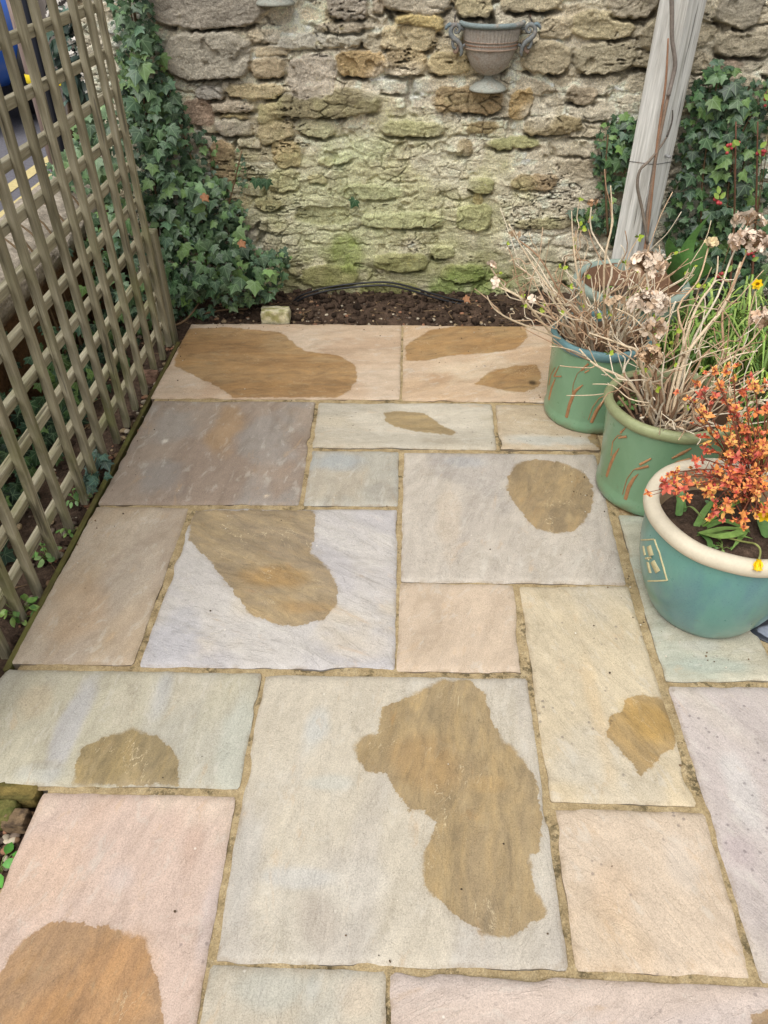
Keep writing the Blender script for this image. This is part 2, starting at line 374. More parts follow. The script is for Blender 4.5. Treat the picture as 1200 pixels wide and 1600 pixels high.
def mat_ivy(name='ivy leaf', vein=.55):
    s = S(name); c = s.attr(); u = s.sep(s.attr('UVp', 'Vector')); x = s.math('ABSOLUTE', u[0]); y = u[1]; o = s.obj()
    mid = s.step(x, .035, .012)
    l1 = s.step(s.math('ABSOLUTE', s.math('SUBTRACT', s.math('SUBTRACT', y, .16), s.math('MULTIPLY', x, .85))), .035, .01)
    l2 = s.step(s.math('ABSOLUTE', s.math('SUBTRACT', s.math('SUBTRACT', y, .13), s.math('MULTIPLY', x, -.12))), .028, .008)
    m = s.math('MAXIMUM', mid, s.math('MAXIMUM', l1, l2))
    n = s.noise(o, 60, 3, .6)
    c = s.mix(1., c, s.ramp(n, [(.3, .74), (.7, 1.26)]), 'MULTIPLY')
    c = s.mix(s.math('MULTIPLY', m, vein), c, s.mix(.5, c, lin(150, 175, 135)))
    return s.out(c, .42, s.bump(s.math('SUBTRACT', n, m), .25, .002), .4)
def mat_leaf(name, rough=.5, var=.2):
    s = S(name); c = s.attr(); o = s.obj(); n = s.noise(o, 90, 3, .6)
    c = s.mix(1., c, s.ramp(n, [(.3, 1-var), (.7, 1+var)]), 'MULTIPLY')
    return s.out(c, rough, None, .35)
def mat_iron():
    s = S('weathered cast iron'); o = s.obj(); c = s.attr()
    n = s.noise(o, 28, 6, .7); g = s.noise(o, 160, 4, .75)
    r = s.step(s.noise(s.map(o, (1, 1, .7)), 16, 6, .75, .4), .50, .66)
    c = s.mix(s.math('MULTIPLY', r, .42), c, lin(150, 112, 84))
    c = s.mix(s.math('MULTIPLY', s.step(n, .56, .7), .45), c, lin(176, 168, 156))
    c = s.mix(1., c, s.ramp(g, [(.3, .68), (.7, 1.3)]), 'MULTIPLY')
    return s.out(c, .8, s.bump(s.math('ADD', n, g), .5, .003), .3)
M = {}
M['mortar'] = mat_mortar(); M['wall'] = mat_wall(); M['soil'] = mat_soil()
M['trellis'] = mat_wood('weathered trellis wood', lin(98, 92, 74), lin(148, 140, 116), lin(178, 170, 148), 2, .5)
M['trellis_rail'] = mat_wood('weathered rail wood', lin(106, 100, 80), lin(158, 150, 126), lin(190, 182, 160), 1, .4)
M['edging'] = mat_wood('damp edging wood', lin(58, 50, 30), lin(92, 84, 50), lin(118, 108, 66), 1, .6)
M['post'] = mat_wood('silvered post wood', lin(150, 146, 136), lin(204, 202, 196), lin(228, 227, 222), 2)
M['pole'] = mat_wood('pink brown pole wood', lin(120, 100, 92), lin(158, 138, 130), lin(178, 160, 150), 2)
M['ggpost'] = mat_wood('grey stained wood', lin(84, 78, 74), lin(118, 110, 104), lin(140, 132, 126), 2)
M['ivy'] = mat_ivy(); M['leaf'] = mat_leaf('soft leaf'); M['papery'] = mat_leaf('papery flower', .8, .25)
M['stem'] = mat_col('woody stem', .8, 160, .4, .002, .22, 40, .2)
M['twig'] = mat_col('dry twig', .85, 160, .4, .001, .2, 40, .2)
M['stone'] = mat_col('loose stone', .9, 200, .8, .003, .35, 40, .2)
M['pebble'] = mat_col('pebble', .75, 300, .3, .001, .18, 60, .3)
M['iron'] = mat_iron()
M['green_glaze'] = mat_glaze('green glaze', lin(108, 145, 112), lin(120, 155, 122), lin(74, 104, 84), .3)
M['grey_glaze'] = mat_glaze('grey green glaze', lin(128, 146, 136), lin(146, 160, 150), lin(80, 96, 92), .3)
M['teal_glaze'] = mat_glaze('teal glaze', lin(84, 138, 130), lin(100, 150, 140), lin(56, 88, 92), .4, lin(74, 110, 132))
M['rim_tan'] = mat_col('tan worn rim glaze', .5, 120, .2, .002, .16, 24, .4)
M['rim_cream'] = mat_col('cream unglazed rim', .7, 200, .3, .002, .07, 30, .3)
M['relief'] = mat_col('bare terracotta relief', .7, 160, .3, .002, .2, 50, .3)
M['plastic'] = mat_col('black plastic', .4, 200, .1, .001, .12, 40, .4)
M['road'] = mat_col('asphalt', .9, 240, .6, .004, .3, 60, .2)
M['paint'] = mat_col('worn road paint', .8, 200, .3, .002, .2, 40, .2)
M['concrete'] = mat_col('rough concrete', .95, 90, 1., .008, .4, 40, .15)
M['carpaint'] = mat_col('car paint', .25, 400, .02, .001, .03, 10, .5)
M['carblack'] = mat_col('black rubber and plastic', .5, 200, .1, .001, .1, 40, .35)
s_ = S('car glass'); M['glass'] = s_.out((.02, .025, .03), .06, None, .5)
M['tape'] = mat_col('yellow tape', .5, 100, .1, .001, .1, 40, .35)

# ================================================================== ground
mb = MB(); gx = np.array([-60, -20, -3.2, -1.06, 2.6, 20, 60.]); gy = np.array([-40, -3, 2.5, 2.78, 12, 60.])
X, Y = np.meshgrid(gx, gy); mb.add(np.c_[X.ravel(), Y.ravel(), np.full(X.size, -.07)], gridf(len(gx), len(gy)), lin(58, 48, 36))
tag(mb.build('ground', M['soil']), kind='structure')
# patio: mortar bed
PX0, PX1, PY0, PY1 = -.578, 2.3, -1.0, 2.405
def sheet(x0, x1, y0, y1, step, zf, cf):
    xs = np.linspace(x0, x1, max(2, int((x1-x0)/step)+1)); ys = np.linspace(y0, y1, max(2, int((y1-y0)/step)+1))
    X, Y = np.meshgrid(xs, ys); x, y = X.ravel(), Y.ravel()
    return np.c_[x, y, zf(x, y)], gridf(len(xs), len(ys)), cf(x, y)
mb = MB()
zf = lambda x, y: -.0042+.004*(fbm(x*25, y*25, 4, 5)-.5)-.004*sst(.58, .72, fbm(x*14, y*14, 3, 77))
cf = lambda x, y: np.full((len(x), 3), .4)
for a in ((-.578, 1.02, .302, 2.405), (-.39, 1.02, -.95, .302), (1.02, 2.3, -.95, 1.05)):
    mb.add(*sheet(*a, .008, zf, cf))
tag(mb.build('patio_mortar', M['mortar']), kind='structure')

# ---- the flagstones: corner pixels TL, TR, BR, BL in the photograph, put on the ground plane
def quad(*p): return [G(x, y)[:2] for x, y in p]
WETS = {}
def slab(q, label, cols, ang, wets=(), patches=(), spots=.3, riven=1., tilt=0., seed=0):
    q = np.array(q); cen = q.mean(0); L = max(np.linalg.norm(q[1]-q[0]), np.linalg.norm(q[2]-q[3])); Hh = np.linalg.norm(q[3]-q[0])
    nx = max(8, int(L/.0075)); ny = max(8, int(Hh/.0075))
    U, V = np.meshgrid(np.linspace(0, 1, nx+1), np.linspace(0, 1, ny+1)); U0, V0 = U, V
    # ragged, slightly rounded edge: pull the border rows close together
    def warp(t, n, L):
        t = t.copy(); e = .003/L; h = 1./n
        return np.where(t < h*.5, t, np.where(np.abs(t-h) < h*.5, e, np.where(np.abs(t-1+h) < h*.5, 1-e, t)))
    U = warp(U, nx, L); V = warp(V, ny, Hh)
    P = (q[0]*((1-U)*(1-V))[..., None]+q[1]*(U*(1-V))[..., None]+q[2]*(U*V)[..., None]+q[3]*((1-U)*V)[..., None])
    x, y = P[..., 0].copy(), P[..., 1].copy()
    de = np.minimum.reduce([U*L, (1-U)*L, V*Hh, (1-V)*Hh])
    k = seed*37
    jag = -.0036+.0052*(fbm(x*26, y*26, 4, 91+k)-.5)+.010*np.maximum(fbm(x*11+3, y*11, 2, 55+k)-.64, 0)*3
    wgt = np.exp(-de/.008); din = P-cen; din /= np.linalg.norm(din, axis=-1)[..., None]+1e-9
    ex = np.where(np.minimum(U, 1-U)*L < np.minimum(V, 1-V)*Hh, 1., 0.)
    sx = np.where(U < .5, 1, -1)*ex; sy = np.where(V < .5, -1, 1)*(1-ex)
    x += sx*jag*wgt; y += sy*jag*wgt
    z = .0025*(fbm(x*5+k, y*5, 4, 3+k)-.5)+.0020*(fbm(x*22, y*22, 3, 8+k)-.5)
    lay = fbm((x*cos(ang)+y*sin(ang))*2.3+k, (-x*sin(ang)+y*cos(ang))*5, 5, 17+k)*9
    z += .0016*riven*(np.floor(lay)+sst(.86, 1., lay-np.floor(lay))-4.5)
    z += .0022; z = np.maximum(z, .0008); z += tilt-.004*np.exp(-de/.0028)-.0005*np.exp(-de/.010)
    # mineral colour
    c1, c2, c3 = [lin(*c) for c in cols]
    a = x*cos(ang)+y*sin(ang); b = -x*sin(ang)+y*cos(ang)
    f1 = sst(.36, .64, fbm(a*2.2+k, b*9, 5, 21+k)); f2 = sst(.52, .68, fbm(a*2.5+9+k, b*3.6, 5, 31+k, .6))
    col = c1+(c2-c1)*f1[..., None]; col = col+(c3-col)*(f2*.8)[..., None]
    for (px, py, rx, ry, pc, stg) in patches:
        c0 = G(px, py)[:2]; ax_ = G(px+rx, py)[:2]-c0; ay_ = G(px, py-ry)[:2]-c0
        d = np.sqrt(((x-c0[0])/np.linalg.norm(ax_))**2+((y-c0[1])/np.linalg.norm(ay_))**2)
        d += (fbm(x*9+px, y*9, 4, 41+k)-.5)*1.3
        m = sst(1.25, .55, d)*stg; col = col+(lin(*pc)-col)*m[..., None]
    gm = col.mean(-1, keepdims=True); col = (gm+(col-gm)*.80)*np.array([.885, .848, .79])
    wsd = np.full(x.shape, -.2)
    for wp in wets: wsd = np.maximum(wsd, polysd([G(px, py)[:2] for px, py in wp], x, y))
    mb = MB(); uv = np.stack([wsd, de], -1).reshape(-1, 2)
    mb.add(np.stack([x, y, z], -1).reshape(-1, 3), gridf(nx+1, ny+1)[:, ::-1], col.reshape(-1, 3), uv)
    # skirt
    i = np.arange((nx+1)*(ny+1)).reshape(ny+1, nx+1)
    ring = np.concatenate([i[0, :-1], i[:-1, -1], i[-1, :0:-1], i[:0:-1, 0]]); top = np.stack([x, y, z], -1).reshape(-1, 3)[ring]
    lo = top.copy(); lo[:, 2] = -.035; n = len(ring); j = np.arange(n); jn = (j+1) % n
    mb.add(np.r_[top, lo], np.c_[j, jn, n+jn, n+j][:, ::-1], np.tile(col.reshape(-1, 3)[ring]*.4, (2, 1)), np.tile(uv[ring], (2, 1)))
    o = mb.build('flagstone', mat_slab(seed+1, ang, spots, riven), None, (cen[0], cen[1], 0))
    tag(o, label, 'paving slab', 'riven sandstone slabs of the patio')
TAN = (206, 184, 160); PINK = (214, 190, 172); GREY = (186, 180, 172); BUFF = (203, 190, 166); COOL = (188, 190, 184)
# wet outlines (pixels)
slab(quad((300, 506), (626, 508), (623, 623), (237, 621)), 'pinkish buff slab at the back edge mostly covered by a long brown wet stain',
     ((207, 182, 156), (198, 170, 142), (214, 194, 172)), .05,
     [[(292, 514), (352, 512), (440, 520), (474, 548), (530, 556), (556, 572), (558, 592), (548, 610), (528, 621), (362, 621), (352, 612), (330, 600), (300, 586), (272, 572), (280, 540)]], seed=1, spots=.1, riven=.6)
slab(quad((632, 508), (905, 511), (926, 629), (630, 624)), 'back edge slab beside a green pot with two separate brown wet stains',
     ((208, 182, 154), (204, 174, 140), (216, 198, 172)), .35,
     [[(633, 540), (672, 516), (720, 508), (822, 510), (824, 528), (806, 546), (764, 552), (700, 556), (666, 564), (634, 564)],
      [(742, 600), (764, 582), (800, 572), (838, 570), (846, 586), (842, 606), (820, 612), (792, 612), (764, 604)]],
     [(690, 590, 40, 12, (188, 148, 104), .5), (832, 598, 7, 4, (60, 44, 30), .8)], seed=2, spots=.1)
slab(quad((241, 627), (491, 629), (465, 787), (155, 787)), 'large brownish grey dry slab by the trellis with a faint orange streak',
     ((168, 152, 138), (158, 140, 126), (160, 154, 150)), 1.45, (),
     [(352, 668, 26, 36, (176, 144, 104), .75), (270, 662, 34, 26, (158, 158, 158), .5), (250, 748, 50, 24, (152, 150, 150), .6), (420, 745, 40, 20, (176, 156, 138), .4), (258, 690, 5, 3, (232, 228, 220), .8), (416, 775, 5, 3, (228, 208, 180), .8)], spots=.2, seed=3, riven=.6)
slab(quad((500, 629), (767, 631), (774, 701), (489, 699)), 'long narrow pale slab with a small olive brown wet stain at its centre',
     ((198, 189, 170), (190, 184, 170), (206, 200, 186)), .04,
     [[(600, 644), (636, 643), (664, 647), (684, 662), (712, 677), (706, 681), (650, 676), (616, 668), (604, 660)]], [(690, 690, 30, 6, (170, 160, 140), .5)], seed=4)
slab(quad((776, 632), (926, 634), (936, 703), (783, 702)), 'narrow orange tinged slab partly under the far green glazed pot',
     ((196, 180, 154), (200, 186, 164), (190, 172, 144)), -.1,
     [[(925, 660), (960, 668), (960, 720), (938, 704), (918, 690), (922, 676)]], [(850, 690, 90, 10, (196, 198, 194), .85)], seed=5)
slab(quad((489, 704), (621, 706), (620, 789), (476, 788)), 'small blue grey slab between four larger slabs',
     ((180, 178, 168), (170, 174, 174), (184, 174, 156)), 1.5, (), [(530, 722, 40, 16, (164, 176, 186), .7), (600, 770, 20, 14, (160, 156, 148), .5)], seed=6)
slab(quad((633, 707), (928, 710), (976, 912), (628, 907)), 'large pale grey square slab with a round brown wet stain',
     ((188, 180, 172), (196, 188, 178), (178, 172, 168)), 1.25,
     [[(806, 726), (836, 718), (872, 722), (908, 736), (926, 758), (926, 784), (916, 812), (896, 832), (866, 836), (838, 828), (818, 808), (804, 790), (792, 766), (794, 744)]],
     [(730, 722, 44, 12, (174, 176, 182), .7), (700, 800, 16, 60, (202, 186, 166), .5)], seed=7, spots=.15, riven=1.2)
slab(quad((151, 792), (293, 794), (206, 1036), (20, 1034)), 'dry buff slab along the trellis with faint long streaks',
     ((192, 172, 146), (184, 168, 150), (198, 184, 166)), 1.3, (), [(110, 960, 50, 60, (196, 166, 130), .5), (210, 900, 30, 50, (192, 182, 168), .4)], seed=8, spots=.15, riven=.8)
slab(quad((305, 796), (619, 796), (615, 1045), (220, 1039)), 'pale bluish white slab crossed by a broad diagonal brown wet stain',
     ((200, 197, 196), (190, 188, 194), (206, 196, 180)), -.5,
     [[(303, 797), (488, 797), (494, 812), (490, 850), (484, 864), (510, 888), (528, 916), (526, 946), (506, 968), (462, 980), (430, 976), (390, 960), (370, 934), (344, 900), (330, 880), (312, 862), (294, 846)]],
     [(420, 905, 90, 20, (214, 186, 136), .7), (470, 950, 50, 12, (204, 178, 138), .5), (580, 900, 40, 60, (204, 200, 198), .5), (270, 1000, 40, 40, (186, 188, 200), .6), (560, 1010, 60, 24, (210, 200, 186), .5)], seed=9, spots=.15, riven=1.4)
slab(quad((628, 911), (800, 914), (814, 1050), (622, 1046)), 'small plain pinkish square slab in the middle of the patio',
     ((208, 188, 166), (204, 184, 162), (212, 196, 178)), 1.2, (), [(710, 1032, 6, 5, (178, 160, 144), .5)], seed=10, spots=.1, riven=.5)
slab(quad((814, 917), (979, 918), (1085, 1256), (862, 1250)), 'yellowish buff oblong slab with an ochre wet stain at its lower right',
     ((204, 190, 162), (208, 192, 160), (198, 188, 168)), -1.1,
     [[(978, 1092), (996, 1086), (1046, 1092), (1056, 1130), (1056, 1162), (1030, 1186), (1000, 1214), (990, 1196), (958, 1164), (948, 1150), (952, 1120), (972, 1112)]],
     [(930, 1100, 16, 90, (216, 190, 146), .5), (1010, 1130, 40, 30, (216, 190, 124), .7), (900, 1210, 50, 26, (204, 198, 184), .5)], seed=11, spots=.5)
slab([G(13, 1047)[:2], G(406, 1053)[:2], G(371, 1229)[:2], G(-152, 1222)[:2]], 'greenish grey oblong slab with a half round wet stain on its lower edge',
     ((188, 184, 164), (182, 180, 168), (196, 190, 172)), 1.5,
     [[(112, 1226), (116, 1200), (130, 1172), (160, 1152), (208, 1140), (246, 1152), (266, 1166), (280, 1190), (282, 1228)]],
     [(105, 1150, 20, 80, (178, 180, 190), .7), (255, 1080, 16, 40, (176, 180, 186), .6), (370, 1160, 30, 60, (186, 192, 184), .7), (60, 1208, 40, 14, (194, 198, 196), .5), (60, 1090, 30, 30, (196, 178, 146), .5), (70, 1195, 26, 6, (160, 154, 136), .5)], seed=12, spots=.2)
slab(quad((414, 1055), (821, 1062), (884, 1512), (339, 1499)), 'largest pale grey slab in the foreground with a big lobed brown wet stain',
     ((198, 190, 174), (190, 184, 176), (202, 196, 184)), 1.4,
     [[(600, 1104), (640, 1090), (690, 1062), (734, 1062), (756, 1084), (768, 1124), (784, 1154), (820, 1188), (842, 1232), (846, 1280), (842, 1330), (826, 1336), (830, 1374), (850, 1420), (848, 1434), (824, 1446), (800, 1466), (760, 1460), (718, 1436), (690, 1412), (662, 1386), (658, 1360), (672, 1308), (682, 1286), (660, 1266), (640, 1268), (620, 1240), (606, 1212), (572, 1208), (558, 1188), (556, 1164), (566, 1150), (590, 1146)]],
     [(490, 1140, 24, 40, (192, 194, 192), .9), (508, 1224, 40, 14, (194, 196, 190), .7), (470, 1370, 60, 16, (194, 196, 198), .6), (500, 1440, 40, 50, (180, 170, 160), .6), (660, 1200, 50, 40, (208, 182, 146), .45), (770, 1226, 30, 12, (222, 204, 172), .5), (380, 1360, 20, 80, (184, 182, 178), .5), (560, 1380, 50, 30, (204, 200, 192), .5)], seed=13, spots=.12, riven=.9)
slab(quad((68, 1240), (365, 1246), (303, 1596), (236, 1980), (-330, 1960))[:3][:2]+[G(250, 1900)[:2], G(-216, 1900)[:2]], 'rosy pink slab at the lower left with a large rust brown wet stain',
     ((214, 186, 170), (206, 182, 170), (218, 198, 182)), 1.3,
     [[(-40, 1560), (8, 1510), (30, 1476), (62, 1452), (100, 1438), (146, 1446), (170, 1450), (206, 1460), (228, 1466), (236, 1494), (248, 1530), (254, 1570), (262, 1640), (200, 1720), (40, 1720), (-40, 1660)]],
     [(60, 1370, 60, 60, (214, 182, 158), .5), (300, 1330, 20, 50, (196, 164, 146), .5), (130, 1560, 100, 110, (222, 184, 152), .7), (330, 1420, 16, 80, (198, 184, 184), .6), (190, 1375, 30, 24, (206, 190, 186), .6)], seed=14, spots=.25, riven=.7)
slab(quad((332, 1511), (599, 1521), (596, 1900), (262, 1900)), 'grey green slab at the bottom edge left of centre', ((196, 188, 172), (184, 182, 172), (192, 178, 158)), 1.3, (),
     [(430, 1545, 60, 30, (182, 186, 180), .6), (490, 1540, 12, 26, (160, 164, 160), .6), (560, 1560, 30, 30, (200, 184, 164), .5)], seed=15, spots=.3)
slab(quad((614, 1522), (1206, 1546), (1310, 1900), (612, 1900)), 'wide pinkish lilac slab along the bottom edge at the right', ((206, 188, 178), (200, 186, 182), (212, 196, 184)), .3,
     [[(1172, 1588), (1210, 1572), (1260, 1580), (1260, 1640), (1180, 1640)]], (), seed=16, spots=.55)
slab(quad((868, 1264), (1099, 1272), (1170, 1526), (904, 1512)), 'peach coloured square slab at the lower right speckled with dark lichen', ((206, 184, 158), (200, 178, 152), (210, 192, 172)), -1.0, (),
     [(1070, 1350, 30, 50, (208, 196, 184), .6), (930, 1470, 40, 40, (204, 188, 168), .5), (960, 1400, 50, 60, (206, 176, 142), .4)], seed=17, spots=.5)
slab([G(1048, 1074)[:2], G(1048, 1074)[:2]+np.array([.62, .01]), G(1206, 1546)[:2]+np.array([.66, .012])-np.array([0, .0]), G(1192, 1532)[:2]], 'pale lilac grey slab at the right edge with dark lichen spots', ((202, 192, 184), (194, 184, 184), (208, 200, 194)), -1.0, (),
     [(1160, 1240, 24, 60, (204, 204, 206), .5), (1150, 1330, 30, 30, (186, 170, 176), .5)], seed=18, spots=.7)
slab([G(968, 806)[:2], G(968, 806)[:2]+np.array([.235, -.01]), G(1196, 1064)[:2]+np.array([.03, .003]), G(1041, 1063)[:2]], 'greenish grey slab carrying the big teal pot', ((190, 190, 172), (180, 186, 172), (198, 192, 172)), .1, (),
     [(1120, 1040, 60, 12, (176, 190, 182), .6), (1090, 1010, 40, 10, (194, 196, 190), .6)], seed=19, spots=.15)
slab([G(940, 708)[:2], G(940, 708)[:2]+np.array([.4, 0]), G(968, 800)[:2]+np.array([.4, 0]), G(968, 800)[:2]], 'damp brown slab almost hidden under the nearer green pot', ((180, 158, 124), (170, 150, 118), (188, 168, 136)), .1,
     [quad_ for quad_ in [[(938, 705), (1010, 705), (1010, 804), (964, 804)]]], (), seed=20, spots=.15)
slab([G(1160, 982)[:2], G(1160, 982)[:2]+np.array([.5, .30]), G(1208, 1010)[:2]+np.array([.5, -.1]), G(1208, 1006)[:2]], 'blue grey slate slab with a dark damp border behind the teal pot', ((104, 108, 120), (98, 102, 114), (112, 116, 128)), .3,
     (), [], seed=21, spots=.1, riven=.5)
_sl = C.objects[-1]; 
s = S('damp edged slate'); o_ = s.obj(); e_ = s.sep(s.attr('UVp', 'Vector'))[1]
n_ = s.noise(o_, 30, 5, .7); dm = s.step(s.math('ADD', e_, s.math('MULTIPLY', n_, .012)), .026, .020)
c_ = s.mix(dm, s.ramp(s.noise(o_, 80, 5, .7), [(.3, lin(128, 136, 152)), (.7, lin(160, 166, 178))]), lin(50, 54, 62))
_sl.data.materials.clear(); _sl.data.materials.append(s.out(c_, s.mix(dm, .75, .4), s.bump(n_, .4, .002)))
for o_ in C.objects:
    if o_.name.startswith('flagstone') and o_ is _sl: o_['category'] = 'slate slab'; o_.name = 'slate_flagstone'; del o_['group']

# ================================================================== soil beds
def bed_back(x, y):
    t = sst(2.41, 2.62, y); return -.03+.045*t+.03*(fbm(x*9, y*9, 4, 4)-.45)+.012*(fbm(x*45, y*45, 3, 6)-.5)
sc_ = lambda x, y: lin(84, 68, 56)*(.55+.9*fbm(x*12, y*12, 4, 9))[:, None]
mb = MB()
mb.add(*sheet(-.95, 1.06, 2.412, 2.80, .008, bed_back, sc_))
mb.add(*sheet(-1.05, -.580, .302, 2.412, .008, lambda x, y: -.035+.02*(fbm(x*10, y*10, 4, 14)-.5)+.012*(fbm(x*50, y*50, 3, 16)-.5), sc_))
mb.add(*sheet(-1.05, -.400, -.9, .302, .008, lambda x, y: -.05+.025*(fbm(x*10, y*10, 4, 15)-.5)+.012*(fbm(x*50, y*50, 3, 16)-.5), sc_))
mb.add(*sheet(1.03, 3., 1.06, 2.80, .02, lambda x, y: -.02+.04*sst(1.0, 1.4, x)+.03*(fbm(x*8, y*8, 4, 19)-.5), sc_))
tag(mb.build('soil_bed', M['soil']), kind='structure')
# crumbs and pebbles
mb = MB(); mp = MB()
for k in range(620):
    x = rng.uniform(-.55, .95); y = rng.uniform(2.43, 2.70); z = float(bed_back(np.array([x]), np.array([y]))[0])
    r = rng.uniform(.004, .013)*(1 if rng.random() < .85 else 1.8)
    rock(mb, (x, y, z+r*.3), (r, r*rng.uniform(.6, 1), r*.7), lin(70, 56, 46)*rng.uniform(.45, 1.5), .4)
for k in range(150):
    x = rng.uniform(-1.0, -.6); y = rng.uniform(.3, 2.4); r = rng.uniform(.005, .014)
    rock(mb, (x, y, -.035+r*.4), (r, r*.8, r*.7), lin(66, 52, 42)*rng.uniform(.5, 1.5), .4)
tag(mb.build('soil_crumbs', M['soil']), 'dark soil crumbs and clods scattered over the flower bed', 'soil', kind='stuff')
def peb(x, y, z, r):
    c = [lin(188, 164, 128), lin(150, 120, 92), lin(204, 190, 166), lin(128, 112, 98), lin(170, 124, 96)][rng.integers(0, 5)]*rng.uniform(.45, .9)
    rock(mp, (x, y, z+r*.35), (r, r*rng.uniform(.6, .95), r*rng.uniform(.45, .7)), c, .18)
for k in range(330):
    x = rng.uniform(-.3, .95) if k < 270 else rng.uniform(-.55, -.2); y = 2.425+abs(rng.normal(0, .09)); y = min(y, 2.68)
    peb(x, y, float(bed_back(np.array([x]), np.array([y]))[0]), rng.uniform(.003, .009)*(1 if rng.random() < .9 else 1.5))
for k in range(260):
    x = rng.uniform(-.66, -.597) if k < 150 else rng.uniform(-1, -.66); y = rng.uniform(.6, 2.35); peb(x, y, -.034, rng.uniform(.004, .013))
for k in range(90):
    y = rng.uniform(.08, .34); x = -.405-abs(rng.normal(.04, .05)); peb(x, y, -.045, rng.uniform(.005, .013))
tag(mp.build('pebbles', M['pebble']), 'small tan and brown pebbles strewn over the soil', 'pebbles', kind='stuff')
# grit and crumbs on the slabs, thicker by the bed, the trellis and the pots
mb = MB()
for k in range(240):
    q = rng.random()
    if q < .3: x, y = rng.uniform(-.55, .85), 2.405-abs(rng.normal(0, .05))
    elif q < .5: x, y = -.585+abs(rng.normal(0, .05)), rng.uniform(.7, 2.4)
    elif q < .75: a = rng.uniform(pi*.8, pi*1.6); c_ = [(.937, 1.752, .17), (1.045, 1.327, .18), (1.062, .852, .16)][rng.integers(0, 3)]; r_ = c_[2]+abs(rng.normal(0, .04)); x, y = c_[0]+r_*cos(a), c_[1]+r_*sin(a)
    else: x, y = rng.uniform(-.35, 1.0), rng.uniform(0., 2.3)
    r = rng.uniform(.0008, .0026)
    rock(mb, (x, y, .0035+r*.4), (r, r*rng.uniform(.6, 1), r*.7), [lin(70, 56, 44), lin(96, 78, 58), lin(214, 206, 190), lin(120, 96, 70)][rng.integers(0, 4)]*rng.uniform(.6, 1.1), .3)
tag(mb.build('grit', M['pebble']), 'tiny crumbs of soil and grit lying on the slabs', 'grit', kind='stuff')
# litter of twigs
mb = MB()
for k in range(150):
    if k < 95: x = rng.uniform(-.62, .9); y = rng.uniform(2.44, 2.66); z = float(bed_back(np.array([x]), np.array([y]))[0])+.006
    else: x = rng.uniform(-.9, -.61); y = rng.uniform(.4, 2.4); z = -.025
    a = rng.uniform(0, 2*pi); l = rng.uniform(.02, .09); d = np.array([cos(a), sin(a), rng.uniform(-.1, .2)])*l
    tube(mb, [np.array([x, y, z]), np.array([x, y, z])+d*.5+rng.normal(0, .004, 3), np.array([x, y, z])+d], [.0014, .0012, .0007], 5, lin(140, 116, 86)*rng.uniform(.4, 1.2))
tag(mb.build('twig_litter', M['twig']), 'thin dry twigs littering the soil below the wall', 'twigs', kind='stuff')

